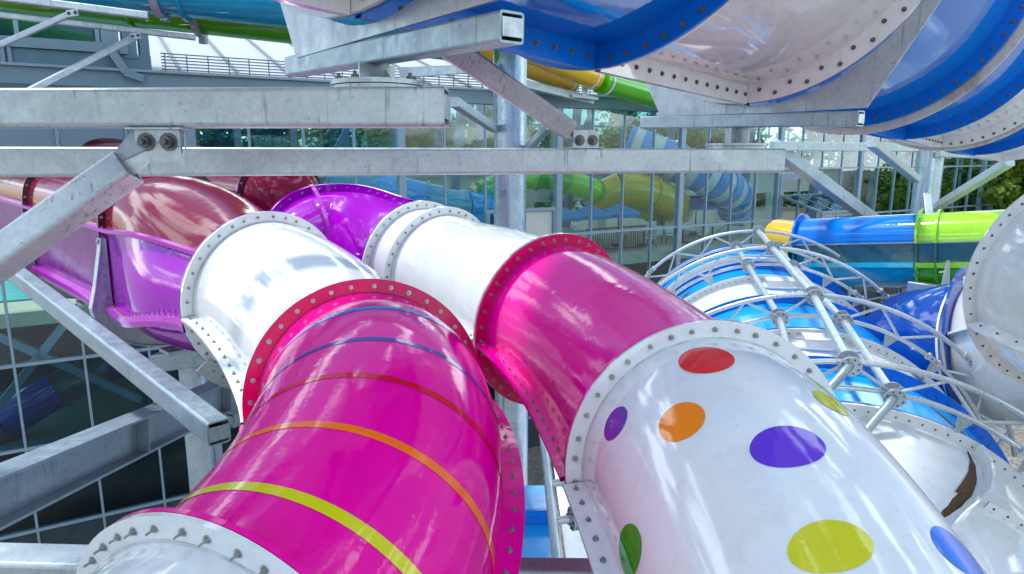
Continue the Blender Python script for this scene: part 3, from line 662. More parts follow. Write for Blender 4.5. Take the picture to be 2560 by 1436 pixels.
seam(PL, 1.02, 1.98, -6, RT - .01, RF + .02, M['pink'], sl, 14, BOLT); seam(PL, 1.02, 1.98, 186, RT - .01, RF + .02, M['pink'], sl, 20, BOLT)
seam(PL, 2.02, 2.98, -6, RT - .01, RF + .02, M['white'], sl, 14, BOLT); seam(PL, 2.02, 2.98, 186, RT - .01, RF + .02, M['white'], sl, 14, BOLT)
WL_ = (-2.15, 5.91, 10.78)
hd, back, ca, cb = build_channel(sl, WL_, (.73, -.69, 0), M['maroon'], M['maroon_d'], M['purple_w'], M['purple_d'], M['purple_l'], (2.26, 5.4, 8.55, 11.7, 14.0), .025, M['maroon'], .22)
for q, lb in ((2.26, 'grey steel U-shaped cradle under the purple channel, nearest the white tube'), (5.4, 'grey steel U-shaped cradle under the purple channel, second from the white tube'), (8.55, 'grey steel U-shaped cradle under the purple channel, leftmost at the photo edge')):
    cradle(WL_, hd, back, ca, cb, q, lb, 'cradles under the purple channel')
M['seal'] = plain('sealant_grey', (.60, .61, .61), rough=.6, var=.35, sc=9); M['seal_p'] = plain('sealant_pink', (.42, .01, .12), rough=.6, var=.35, sc=9)
for u, mt in ((0, 'seal'), (1, 'seal_p'), (2, 'seal')): bead(PL, u, .024, M[mt], sl)
# bracket under the first white flange
bk = thing('tube_bracket', 'curved steel bracket plate bolted under the first white flange of the striped slide', 'bracket', PL.at(0)[0] - Z3 * 1.1)
P, T, a, b = PL.at(0); m = MB().ring(P + T * .045, T, .72, .86, .02, 20, R(-75), R(-38)); m.obj('plate', M['galv_s'], bk)
for d_ in (-70, -62, -54, -46): inst('bolt', BOLT, bk, P + T * .056 + (a * math.cos(R(d_)) + b * math.sin(R(d_))) * .78, T)

# ---- right slide
W3c = V((-1.068, 7.74, 10.758)); T3 = V((.66, -.74, -.10)).normalized(); W4c = W3c + T3 * .43
PR = Path([(W3c, T3), (W4c, T3), ((.34, 5.586, 10.632), (.53, -.84, -.10)), ((1.015, 3.32, 10.435), (.10, -.97, .05)), ((1.175, 1.579, 9.916), (-.145, -.9, -.08))])
sr = thing('tube_slide', 'hot pink and white tube slide whose near end is white with big coloured dots', 'water slide', (.6, 4.4, 9.7), 'pink and white tube slides')
tube_section(PR, 0, 1, RT, M['white'], sr, ns_=6); tube_section(PR, 1, 2, RT, M['white'], sr); tube_section(PR, 2, 3, RT, M['pink'], sr); pol = tube_section(PR, 3, 4, RT, M['white'], sr, seg=144, ns_=60)
flange(PR, 0, RT - .01, RF, M['purple_d'], sr, off=-.014); flange(PR, 0, RT - .01, RF, M['white'], sr, off=.012, bolt=BOLT)
flange(PR, 1, RT - .01, RF, M['white'], sr, off=0, bolt=BOLT, t=.04)
flange(PR, 2, RT - .01, RF, M['white'], sr, off=-.014); flange(PR, 2, RT - .01, RF, M['pink_f'], sr, off=.012, bolt=BOLT_L)
flange(PR, 3, RT - .01, RF, M['pink'], sr, off=-.014); flange(PR, 3, RT - .01, RF, M['white'], sr, off=.012, bolt=BOLT_L, n=38)
for u0, c, nb_ in ((1, 'white', 15), (2, 'pink', 16), (3, 'white', 15)):
    for ph in (-6, 186): seam(PR, u0 + .02, u0 + .98, ph, RT - .01, RF + .02, M[c], sr, nb_, BOLT)
for u, mt in ((0, 'seal'), (1, 'seal'), (2, 'seal_p'), (3, 'seal')): bead(PR, u, .024, M[mt], sr)
PE = Path([((-2.93, 8.22, 10.36), (-.02, .95, .38)), ((-2.42, 9.02, 10.88), (.90, .30, .04)), (W3c, T3)])
for u0, u1 in ((0, .93), (.93, 2)): tube_section(PE, u0, u1, RT, M['purple'], sr, ns_=36)
for u0, u1 in ((.0, .93), (.93, 1.97)):
    for ph, bt, nb_ in ((84, BOLT_L if u0 == 0 else BOLT, 9), (264, None, 0)):
        b = MB(); rows = []; pts_ = []
        for i in range(29):
            u = u0 + (u1 - u0) * i / 28; P, T, a, bb = PE.at(u); d = a * math.cos(R(ph)) + bb * math.sin(R(ph)); n = T.cross(d) * .013; rows.append([P + d * (RT - .01) - n, P + d * (RT + .10) - n, P + d * (RT + .10) + n, P + d * (RT - .01) + n]); pts_.append((P, d, T.cross(d)))
        b.grid(rows, closed=True, smooth=False); o = b.obj('crown_flange', M['purple'], sr)
        if bt:
            for k in range(nb_):
                P, d, n = pts_[int(28 * (k + .5) / nb_)]; sg = 1 if n.dot(CAM - P) > 0 else -1; inst('bolt', bt, o, P + d * (RT + .05) + n * sg * .014, n * sg, k)
flange(PE, .93, RT - .01, RF + .02, M['purple_l'], sr, t=.045, n=36, bolt=BOLT_H, side=1)
flange(PE, 0, RT - .01, RF, M['purple_d'], sr, t=.04)
# second purple channel, higher and behind
WB = (-3.35, 9.95, 10.93); c2t = thing('channel_slide', 'rear purple channel with red domed lids behind the first one, higher up', 'water slide', (-8, 14, 10.4))
build_channel(c2t, V(WB) - V((-.71, .70, .05)) * 2.26, (.71, -.70, 0), M['maroon'], M['maroon_d'], M['purple_w'], M['purple_d'], M['purple_l'], (2.26, 4.4, 7.2, 10.2), .05, M['maroon'], .1, trans=False)
bkc = V((-.71, .70, .05)); P0c = V(WB); rows = []
for k in range(9):
    f = k / 8; sc_ = math.cos(f * math.pi / 2); c_ = P0c - bkc * .5 * math.sin(f * math.pi / 2); rows.append([c_ + (p - P0c) * max(sc_, .02) for p in prof_at(P0c, -bkc, 0)])
m = MB(); m.grid([r_[0:25] for r_ in rows]); m.obj('end_cover', M['maroon'], c2t); m = MB(); m.grid([[*r_[24:], r_[0]] for r_ in rows]); m.obj('end_wall', M['purple'], c2t)
def dot(path, u, ph, r, mt, el=1.0, parent=pol):
    P0 = path.at(u)[0]; lu = (path.at(u + .02)[0] - path.at(u - .02)[0]).length / .04; rows = []
    for i in range(9):
        q = r * i / 8; rows.append([path.surf(u + q * el * math.cos(2 * math.pi * k / 40) / lu, ph + q * math.sin(2 * math.pi * k / 40) / RT, RT + .0025)[0] for k in range(40)])
    m = MB(); m.grid(rows, closed=True); m.obj('dot', M[mt], parent)
DOTS = [(3.098, 77.3, .125, .72, 'd_red'), (3.101, 31, .088, .7, 'd_violet'), (3.226, 53.8, .105, .74, 'd_orange'), (3.241, 113.8, .088, .7, 'd_olive'), (3.362, 80.6, .145, .60, 'd_purple'), (3.573, 76, .14, .70, 'd_olive'), (3.357, 9.5, .112, .85, 'd_green'), (3.583, 119, .115, .85, 'd_blue')]
for u, ph, r_, el, mt in DOTS: dot(PR, u, R(ph), r_, mt, el)

# ================================================================== BIG RAFT TUBE OVERHEAD
BC = V((2.08, 6.17, 14.04)); BT = V((.71, .705, -.052)).normalized(); BR, BF = 1.45, 1.60
_, Ba, Bb = frame(BT)
def bpt(s): return BC + BT * s
PB = Path([(bpt(-12), BT), (bpt(16), BT)]); bu = lambda s: (s + 12) / 28
rt = thing('raft_tube', 'huge blue and white banded raft tube crossing overhead at the top right', 'water slide', bpt(0) - Z3 * 1.7)
RINGS = [-8.2, -6.0, -3.9, -2.09, 0, 2.48, 4.49, 6.3, 8.4, 10.6]; SECT = ['blue', 'white_old', 'blue', 'white_old', 'blue', 'blue', 'white_old', 'blue', 'white_old']
raft_secs = []
for i in range(len(RINGS) - 1):
    s0, s1 = RINGS[i], RINGS[i + 1]; c = SECT[i]; fm = {'blue': 'blue_f', 'white_old': 'white_old'}[c]
    o = tube_section(PB, bu(s0), bu(s1), BR, M[c], rt, ns_=10, seg=96); raft_secs.append(o)
    for e, sg in ((s0, 1), (s1, -1)):
        f = flange(PB, bu(e), BR - .01, BF, M[fm], rt, off=sg * .014, t=.024, side=-1)
        if sg == -1 and -5 < e < 9:
            nbt = 72
            for k in range(nbt):
                ph = R(360 * k / nbt)
                if not (R(195) < ph < R(350)): continue
                d = Ba * math.cos(ph) + Bb * math.sin(ph); inst('bolt', BOLT_F, f, bpt(e) - BT * .028 + d * (BR + .10 - (.05 if k % 2 else 0) * (1 if e == 0 else 0)), -BT, random.random() * 6)
    for ph in (270, 90):
        sm_ = seam(PB, bu(s0 + .03), bu(s1 - .03), ph, BR - .01, BF + .01, M[fm], rt, 0, None, t=.05)
        if ph == 270 and -7 < s0 < 6:
            for k in range(int((s1 - s0) / .16)): inst('bolt', BOLT_F, sm_, bpt(s0 + .1 + k * .16) - Bb * 1.53 + Ba * .026, Ba, random.random() * 6)
flange(PB, bu(2.51), BR, BF + .085, M['white_rust'], rt, off=.02, t=.03)
flange(PB, bu(6.33), BR, BF + .05, M['white_rust'], rt, off=.03, t=.03)
for s, ph, r_, mt, sec in ((5.4, 262, .3, 'd_olive', 6), (7.3, 250, .42, 'lime', 7)):
    lu = 28.0; rows = []
    for i in range(5):
        q = r_ * i / 4; rows.append([PB.surf(bu(s + q * math.cos(2 * math.pi * k / 32)), R(ph) + q * math.sin(2 * math.pi * k / 32) / BR, BR + .003)[0] for k in range(32)])
    m = MB(); m.grid(rows, closed=True); m.obj('dot', M[mt], raft_secs[sec])

def hss(name, label, p0, p1, w_, h, up=Z3, cat='beam', grp=None, ends=(True, True), mt='galv', slot=True, t=.012):
    """hollow steel beam as a thing: tube plus slotted end caps"""
    th = thing(name, label, cat, (V(p0) + V(p1)) / 2 - Z3 * h / 2, grp); MB().hollow(p0, p1, w_, h, up, t=t).obj('tube', M[mt], th)
    T, a, b = frame(V(p1) - V(p0), up)
    for p, s, on in ((V(p0), -1, ends[0]), (V(p1), 1, ends[1])):
        if on: MB().box(p + T * s * .004, T * .004, a * w_ * .44, b * h * .30).obj('end_cap', M[mt], th); MB().box(p - T * s * .12, T * .003, a * (w_ / 2 - t - .001), b * (h / 2 - t - .001)).obj('bore_shade', M['dark'], th)  # dark sheet across the bore puts its inner shade into colour
    return th
# ---- cradle of the raft tube: bottom beam, saddle plate, post with round plates
def raft_cradle(s, p0, p1, h, label, zplate, top_n, pr):
    c = bpt(s) + BT * .05; t = thing('raft_cradle', label, 'support', (V(p0) + V(p1)) / 2 - Z3 * .3)
    e = (V(p1) - V(p0)); e.z = 0; e.normalize(); n = e.cross(Z3).normalized(); mid = (V(p0) + V(p1)) / 2
    MB().hollow(p0, p1, h, h, t=.010, rad=.014).obj('bottom_beam', M['galv_d'], t)  # darker than its end caps, shade beneath the tube put into the colour
    for p, sg in ((V(p0), -1), (V(p1), 1)):
        MB().box(p + e * sg * .003, e * .003, n * h * .42, Z3 * h * .30).obj('end_cap', M['galv'], t); MB().box(p - e * sg * .08, e * .002, n * (h / 2 - .012), Z3 * (h / 2 - .012)).obj('bore_shade', M['dark'], t)  # bore closed by a dark sheet drawn in place of shade
    zt = mid.z + h / 2; hl = (V(p1) - V(p0)).length / 2; cc = V((c.x, c.y, c.z)); lo = zt - c.z
    arc = [];
    for k in range(33):
        ph = R(-160 + 140 * k / 32); arc.append((1.612 * math.cos(ph), 1.612 * math.sin(ph)))
    outl = [(-hl * .92, lo)] + [(hl * .92, lo)] + [(1.75, -.45)] + arc[::-1] + [(-1.75, -.45)]
    outl = [q for q in outl if q[1] >= lo - .001]
    MB().poly([cc + e * x + Z3 * z for x, z in outl], n, .016).obj('saddle_plate', M['galv_s'], t)
    return t, e, n, mid
rc1 = raft_cradle(-3.9, px(735, 168, 4.28), px(1280, 69, 2.60), .118, 'grey steel saddle cradle under the overhead tube, its slotted beam end facing the camera', 0, 0, 0)
rc2 = raft_cradle(0, px(1610, 307, 6.9), px(2152, 297, 5.27), .118, 'grey steel saddle cradle under the white band of the overhead tube, right of centre', 0, 0, 0)
def post_plates(rc, beam_top, r_, label=None):
    """short post of the cradle, and the two bolted round plates over the beam"""
    t, e, n, mid = rc; zt = beam_top + .05; top = mid.z - .06
    c = V((mid.x, mid.y, 0))
    m = MB(); m.box(c + Z3 * (zt + top) / 2, e * .006, n * .10, Z3 * (top - zt) / 2); m.box(c + Z3 * (zt + top) / 2, e * .12, n * .007, Z3 * (top - zt) / 2 - Z3 * .001); m.obj('post', M['galv_s'], t)
    MB().disc(c + Z3 * (zt - .0115), Z3, r_, .022, 48).obj('upper_plate', M['galv'], t)
    lp = MB().disc(c + Z3 * (zt - .0375), Z3, r_ * .96, .022, 48).obj('lower_plate', M['galv'], t)
    for k in range(8):
        th = 2 * math.pi * (k + .5) / 8; p = c + V((math.cos(th), math.sin(th), 0)) * r_ * .82
        inst('bolt', BOLT_D, t, p + Z3 * zt, Z3, k); inst('bolt', BOLT_D, lp, p + Z3 * (zt - .049), -Z3, k)
    return c
# ---- long horizontal beams across the picture
b1a, b1b = px(-420, 405, 4.36), px(1945, 401.5, 5.89); b1b.z = b1a.z = 11.957
B1 = hss('steel_beam', 'long grey steel beam spanning the picture at eye level, the lower of two', b1a, b1b, .2, .2, ends=(False, False), grp='horizontal steel beams')
b2a, b2b = px(-420, 277, 3.38), px(1117, 270, 3.26); b2b.z = b2a.z = 12.224
B2 = hss('steel_beam', 'long grey steel beam above the purple channel, ending at the round plates', b2a, b2b, .184, .184, grp='horizontal steel beams')
c1 = post_plates(rc1, 12.317, .235); c2 = post_plates(rc2, 12.057, .27)
# stiffener fins under the plates
def fin(parent, c, T, n, z1, hgt, wd, out):
    p = V((c.x, c.y, z1)); MB().poly([p + n * .0925, p + n * (.101 + out), p + n * .108 - Z3 * hgt, p + n * .0925 - Z3 * hgt], T, .014).obj('stiffener', M['galv'], parent)
Tb2 = (b2b - b2a).normalized(); nb2 = V((Tb2.y, -Tb2.x, 0)).normalized(); fin(B2, c1 - Tb2 * .03, Tb2, nb2, 12.266, .14, .2, .12)
Tb1 = (b1b - b1a).normalized(); nb1 = V((Tb1.y, -Tb1.x, 0)).normalized(); fin(B1, c2, Tb1, nb1, 12.010, .15, .2, .16)
def gusset(parent, c, T, n, hang, w_=.24, h=.19, bolts=2):
    """bolted lug welded to a beam: hang -1 below it, +1 above it"""
    up = Z3 * hang; P = [c - T * w_ / 2, c + T * w_ / 2, c + T * w_ / 2 + up * h * .75, c + T * w_ * .36 + up * h, c - T * w_ / 2 + up * h]
    MB().poly([p + n * .02 for p in P], n, .018).obj('lug', M['galv'], parent); MB().box(c + up * .004, T * w_ * .62, n * .06, Z3 * .004).obj('weld_plate', M['galv'], parent)
    for k in range(bolts): inst('bolt', BOLT_D, parent, c + T * (-.055 + .11 * k) + up * h * .42 + n * .030, n, k, 1.55)
gA = px(421, 326, 3.37); gA.z = 12.131; nn = nb2
pA = V((gA.x, gA.y, 0)) - V((b2a.x, b2a.y, 0)); gA = V((b2a.x, b2a.y, 0)) + V((Tb2.x, Tb2.y, 0)) * pA.dot(Tb2) + nb2 * .04 + Z3 * 12.131
gusset(B2, gA, Tb2, nb2, -1, .22, .16)
t_ = (1458 - 1280) / FPX
tt = (t_ * (b1a.y * math.cos(PITCH) + .04 * math.sin(PITCH)) - b1a.x) / (Tb1.x - t_ * Tb1.y * math.cos(PITCH)); gB = b1a + Tb1 * tt; gB.z = 12.059
gusset(B1, gB + nb1 * .03, Tb1, nb1, 1, .21, .14)
# ---- diagonal braces meeting those lugs
dA1 = gA + V((-.10, -.03, -.150)); dA0 = px(-150, 752, 3.22)
TA = (dA1 - dA0).normalized()
A = hss('steel_brace', 'thick diagonal steel brace at the left edge running up to the two-bolt lug', dA0, dA1 - TA * .06, .15, .15, up=(Z3 * .9 - nb2 * .35), cat='brace', ends=(False, False), slot=False)
nA = nb2; MB().poly([dA1 - TA * .30 - Z3 * .075 + nA * .0, dA1 + TA * .26 - Z3 * .03, gA + Tb2 * .12 - Z3 * .18, gA + Tb2 * .12 - Z3 * .01, gA - Tb2 * .13 - Z3 * .01, dA1 - TA * .24 + Z3 * .07], nA, .014).obj('gusset_plate', M['galv'], A)
dB0 = px(1085, 92, 4.2); dB1 = gB + V((-.03, .03, .085)); TB = (dB1 - dB0).normalized()
B = hss('steel_brace', 'diagonal steel brace from under the overhead tube down to the lug on the lower beam', dB0, dB1 - TB * .20, .155, .155, up=(Z3 + nb1 * .55), cat='brace', ends=(False, False))
MB().poly([dB1 - TB * .34 - Z3 * .10, dB1 - Z3 * .075 + Tb1 * .0, dB1 + Tb1 * .12 - Z3 * .07, dB1 + Tb1 * .12 + Z3 * .01, dB1 + Z3 * .065, dB1 - TB * .30 + Z3 * .10], nb1, .012).obj('gusset_plate', M['galv'], B)
# thin far braces at the right end of the lower beam and behind
def strut(name, label, p0, p1, w_, h, mt='galv', up=Z3, cat='brace', grp=None):
    o = hss(name, label, p0, p1, w_, h, up, cat, grp, ends=(False, False), mt=mt, t=.008); T, a, b = frame(V(p1) - V(p0), up)
    for p, sg in ((V(p0), -1), (V(p1), 1)): MB().box(p - T * sg * .006, T * .005, a * (w_ / 2 - .009), b * (h / 2 - .009)).obj('end_cap', M[mt], o)
    return o
strut('steel_brace', 'slim diagonal strut dropping right from the end of the lower beam', px(1925, 360, 19), px(2222, 580, 22.6), .36, .34)
strut('steel_brace', 'slim diagonal strut leaning down to the second round column from the left', px(2178, 357, 15.5), px(2290, 448, 20), .22, .2)
strut('steel_brace', 'slim diagonal strut rising right from the second round column', px(2335, 522, 20), px(2525, 405, 16.5), .22, .2)
strut('steel_brace', 'short flat strut hanging beside the second round column above the lime tube', px(2318, 485, 19.2), px(2325, 556, 18.6), .2, .06)
strut('steel_beam', 'thin horizontal strut between the lower beam end and the second round column', px(1930, 366, 18.5), px(2290, 369, 20.6), .22, .25, cat='beam')
strut('steel_beam', 'thin horizontal strut from the second round column to the right edge', px(2345, 386, 20.4), px(2475, 392, 20.5), .2, .16, cat='beam')
strut('steel_brace', 'slim diagonal strut behind the end of the upper beam, left of the big column', px(1135, 255, 12), px(1235, 322, 15.6), .17, .17)
strut('steel_brace', 'slim rising strut behind the lower beam, right of the big column', px(1315, 375, 15.8), px(1375, 315, 14), .16, .16)
strut('steel_beam', 'thin high strut joining the big column under the overhead tube', px(1010, 182, 11), px(1260, 168, 15.8), .17, .17, cat='beam')
# ---- round columns
def column(name, label, x, y, r_, z1, bands=()):
    t = thing(name, label, 'column', (x, y, 0), 'round steel columns')
    MB().tube([V((x, y, 0)), V((x, y, z1))], r_, 48).obj('shaft', M['galv_c'], t); MB().disc(V((x, y, .02)), Z3, r_ * 1.6, .04, 40).obj('base_plate', M['galv_s'], t); MB().disc(V((x, y, z1 + .015)), Z3, r_ * 1.3, .03, 40).obj('cap_plate', M['galv_s'], t)
    for z in bands: MB().ring(V((x, y, z)), Z3, r_, r_ + .012, .05, 40).obj('band', M['galv_c'], t)
cpt = px(1275, 400, 16.0); column('steel_column', 'big round galvanised column standing at the middle, behind the beams', cpt.x, cpt.y, .385, 14.4, (13.2, 10.6, 8.2))
cpt = px(2316, 470, 21.2); column('steel_column', 'round galvanised column at the right behind the lime tube', cpt.x, cpt.y, .37, 13.3, (12.4, 10.9))
cpt = px(490, 1000, 9.2); column('steel_column', 'slim round galvanised column under the purple channel at lower left', cpt.x, cpt.y, .18, 9.75, (9.3,))
cpt = px(1288, 1100, 10.2); column('steel_column', 'round galvanised column low between the two pink slides', cpt.x, cpt.y, .19, 9.5)
# ---- lower-left steelwork
ib = thing('steel_girder', 'grey steel I-beam running out of the lower left corner below the channel', 'beam', px(200, 1150, 5.6))
i0 = px(-240, 1348, 3.95); i1 = px(640, 952, 9.0); Ti, ai, bi_ = frame(i1 - i0)
for nm, c, W_, H_ in (('top_flange', .165, .125, .011), ('bottom_flange', -.165, .125, .011), ('web', 0, .008, .153)):
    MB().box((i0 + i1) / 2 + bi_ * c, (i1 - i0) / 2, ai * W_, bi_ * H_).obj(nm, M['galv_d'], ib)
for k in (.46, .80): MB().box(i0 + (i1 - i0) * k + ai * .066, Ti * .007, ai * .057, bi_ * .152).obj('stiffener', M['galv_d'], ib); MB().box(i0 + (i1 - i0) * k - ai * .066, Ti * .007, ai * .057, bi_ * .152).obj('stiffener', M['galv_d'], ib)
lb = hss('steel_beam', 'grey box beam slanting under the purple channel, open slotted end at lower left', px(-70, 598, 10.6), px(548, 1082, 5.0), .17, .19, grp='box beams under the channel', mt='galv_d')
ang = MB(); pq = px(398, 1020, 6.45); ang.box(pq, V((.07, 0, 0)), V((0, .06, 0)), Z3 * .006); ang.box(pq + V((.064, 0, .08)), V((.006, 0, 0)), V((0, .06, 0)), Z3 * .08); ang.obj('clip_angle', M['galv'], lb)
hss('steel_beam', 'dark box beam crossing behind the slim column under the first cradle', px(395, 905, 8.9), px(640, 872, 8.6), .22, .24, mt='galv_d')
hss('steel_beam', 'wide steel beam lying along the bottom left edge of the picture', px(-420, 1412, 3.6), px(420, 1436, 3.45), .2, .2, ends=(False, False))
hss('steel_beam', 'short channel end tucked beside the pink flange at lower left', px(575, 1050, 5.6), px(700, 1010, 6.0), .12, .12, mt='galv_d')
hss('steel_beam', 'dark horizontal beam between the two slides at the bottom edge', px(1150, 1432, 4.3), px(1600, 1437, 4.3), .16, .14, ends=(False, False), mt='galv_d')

# ================================================================== STRIPED VAULT SLIDE UNDER ITS ARCHED SPACE FRAME
AX = V((.187, .976, .111)).normalized(); AE = V((.982, -.188, 0)).normalized(); AU = AE.cross(AX).normalized()
RIB = [(px(1895, 578, 19.9), 4.1), (px(1930, 620, 17.5), 4.0), (px(2033, 738, 13.5), 4.25), (px(2122, 905, 10.6), 4.85), (px(2205, 1250, 8.0), 5.2)]
def rib_pt(i, ang, dr=0.0):
    p, r_ = RIB[i]; c = p - AU * r_; return c + (AE * math.sin(ang) + AU * math.cos(ang)) * (r_ - dr)
def arch_at(q, ang, dr):
    """point on the vault between ribs: q = rib index (fractional)"""
    i = min(max(int(math.floor(q)), 0), len(RIB) - 2); f = q - i; (p0, r0), (p1, r1) = RIB[i], RIB[i + 1]; p = p0.lerp(p1, f); r_ = r0 + (r1 - r0) * f
    return p - AU * r_ + (AE * math.sin(ang) + AU * math.cos(ang)) * (r_ - dr)
vt = thing('vault_slide', 'wide vaulted water slide banded sky blue and white, under the arched pipe frame', 'water slide', (RIB[2][0].x, RIB[2][0].y, 0))
DEP = .47; G0, G1 = R(-62), R(72)
def band(q0, q1, dr, mt, name='roof_band'):
    m = MB(); m.grid([[arch_at(q0 + (q1 - q0) * i / 4, G0 + (G1 - G0) * k / 60, dr) for k in range(61)] for i in range(5)]); return m.obj(name, mt, vt)
def rim(q, dr0, dr1, mt, th=.03, boltm=None, nb_=0, name='band_flange', g0=G0):
    n = AX * th / 2; m = MB(); rows = []
    for k in range(61):
        a = g0 + (G1 - g0) * k / 60; A_, B_ = arch_at(q, a, dr0), arch_at(q, a, dr1); rows.append([A_ - n, B_ - n, B_ + n, A_ + n])
    m.grid(rows, closed=True, smooth=False); o = m.obj(name, mt, vt)
    for k in range(nb_):
        a = max(R(-40), g0) + (R(60) - max(R(-40), g0)) * (k + .5) / nb_; inst('bolt', boltm, o, arch_at(q, a, dr0 * .45 + dr1 * .55) - n, -AX, k)
    return o
BOLT_V = shared_bolt('bolt_vault', 'bolt_r', .013, .006, 1.3)
q = -.55
while q < 3.95:
    cb0, cb1 = q, q + .52; wb1 = q + 1.0
    w1 = min(wb1, 4.0)
    nb3 = q > 2.9; cm, cf_ = (M['white'], M['white']) if nb3 else (M['cyan'], M['cyan_f'])
    band(cb0, min(cb1, 4), DEP + .40, cm)
    if cb1 < 4: band(cb1, w1, DEP + .42, M['white'])
    rim(cb0 + .02, DEP + (.30 if nb3 else .18), DEP + .42, cf_, .03, BOLT_V, (12 if nb3 else 30) if q > .2 else 0, g0=R(24.5) if nb3 else G0)     # upstand of the blue band, nearer side
    if not nb3: rim(cb1 - .02, DEP + .28, DEP + .42, cf_, .03)
    if cb1 < 4 and not nb3: rim(cb1 + .015, DEP + .26, DEP + .44, M['white'], .05, BOLT_V, 34 if q > .2 else 0)
    q += 1.0
# boxes on the crown
for k, q in enumerate((.25, 1.16, 2.18)):
    c = arch_at(q, R(2 if k else -1), DEP + .32); o = MB(); o.box(c, AE * .30, AX * .16, AU * .13); bxo = o.obj('junction_box', M['white'], vt); MB().box(c + AU * .142, AE * .33, AX * .19, AU * .012).obj('box_lid', M['white'], bxo)
# rain channels with leaf litter where the bands step down at the eaves
def litter(path, wd, mt='dirt', dr=DEP + .405):
    m = MB(); rows = []; n = len(path)
    for k, (q, a) in enumerate(path):
        f = k / (n - 1); w_ = wd * (.15 + math.sin(math.pi * f)); rows.append([arch_at(q - w_ * .12, R(a), dr), arch_at(q + w_ * .05, R(a) + w_ * .05, dr - .02), arch_at(q + w_ * .16, R(a) + w_ * .02, dr - .004)])
    m.grid(rows, smooth=False); lo = m.obj('leaf_litter', M[mt], vt)
litter([(3.04, 27.5), (3.14, 27), (3.26, 25), (3.38, 22), (3.50, 18.5), (3.60, 15.5), (3.70, 12.5)], .30)
litter([(2.62, 27), (2.68, 29), (2.75, 31), (2.82, 33.5), (2.88, 36)], .5)
litter([(1.88, 33), (1.92, 36.5), (1.95, 40), (1.97, 44)], .45); litter([(.86, 40), (.9, 44), (.94, 48)], .5); litter([(1.55, -30), (1.6, -34), (1.66, -38)], .5); litter([(.58, -36), (.62, -40), (.68, -44)], .5)
pk_ = [(3.02, 29.5), (3.12, 30), (3.25, 28.5), (3.40, 25.5), (3.54, 21), (3.66, 17), (3.78, 13.5), (3.9, 10.5)]
m = MB(); rows = []
for q, a in pk_:
    A_, B_ = arch_at(q, R(a), DEP + .44), arch_at(q, R(a), DEP + .22); t_ = AE * .02; rows.append([A_ - t_, B_ - t_, B_ + t_, A_ + t_])
m.grid(rows, closed=True, smooth=False); m.obj('pocket_rim', M['white'], vt)
# outer skirts down to the ground piers, so the vault stands
for q in (.2, 1.2, 2.2, 3.2):
    for a in (G0, G1):
        p = arch_at(q, a, DEP + .5); MB().bar(V((p.x, p.y, 0)), p, .25, .25, AE).obj('pier', M['galv_d'], vt)
# ---- the frame itself
tr = thing('space_frame', 'galvanised pipe frame of trussed arches bolted over the blue and white vault', 'truss', (RIB[2][0].x, RIB[2][0].y, 0))
PR_, DLO = .045, .44
ANG = [(-52, 34), (-52, 70), (-48, 76), (-35, 70), (-30, 50)]
LOW = [(-9.5, 8.5)] * 5
for i in range(4):
    a0, a1 = ANG[i]
    up_ = MB().tube([rib_pt(i, R(a0 + (a1 - a0) * k / 48)) for k in range(49)], PR_, 12).obj('upper_chord', M['galv_p'], tr)
    MB().tube([rib_pt(i, R(a0 + 2 + (a1 - a0 - 4) * k / 48), DLO) for k in range(49)], PR_ * .92, 12).obj('lower_chord', M['galv_p'], tr)
    # zigzag webs
    st_ = 8.6; ks = [-9.0 * j for j in range(1, 6)] + [9.0 * j for j in range(1, 7)]
    aa = -54.0
    seq = [-51, -43, -34.5, -26, -17.5, -9, 0, 9, 17.5, 26, 34.5, 43, 51.5, 60, 68, 75]
    for j in range(len(seq) - 1):
        s0, s1 = seq[j], seq[j + 1]
        if s0 < a0 or s1 > a1: continue
        # node angles where odd members touch the lower chord, even the upper
        d0, d1 = (DLO, 0) if j % 2 == 1 else (0, DLO)
        if j in (5, 6): d0, d1 = ((DLO, 0) if j == 5 else (0, DLO))
        MB().tube([rib_pt(i, R(s0), d0), rib_pt(i, R(s1), d1)], PR_ * .62, 10).obj('web_bar', M['galv_p'], tr)
    # sleeve joints on the chords near the springing
    for ang, dr in ((44, 0), (38, DLO), (-47 if i < 2 else 200, 0)):
        if a0 < ang < a1:
            p = rib_pt(i, R(ang), dr); t_ = (rib_pt(i, R(ang + 1), dr) - p).normalized()
            for o_ in (-.12, .12): MB().ring(p + t_ * o_, t_, PR_ * .9, PR_ * 1.7, .035, 20).obj('sleeve_collar', M['galv_p'], tr)
            sb = MB().box(p + AU * .0, t_ * .10, AX * PR_ * 1.15, t_.cross(AX) * PR_ * 1.15).obj('sleeve', M['galv_p'], tr)
            for o_ in (-.05, .05): inst('bolt', BOLT_V, sb, p + t_ * o_ - AX * PR_ * 1.16, -AX)
    # lugs holding the arch off the vault
    for ang in (-26, 24, 40):
        if a0 < ang < a1 - 2:
            p = rib_pt(i, R(ang), DLO + .03); u_ = (p - (RIB[i][0] - AU * RIB[i][1])).normalized(); e_ = u_.cross(AX)
            MB().poly([p - e_ * .14, p + e_ * .14, p + e_ * .02 - u_ * .26, p - e_ * .02 - u_ * .26], AX, .014).obj('lug', M['galv_s'], tr)
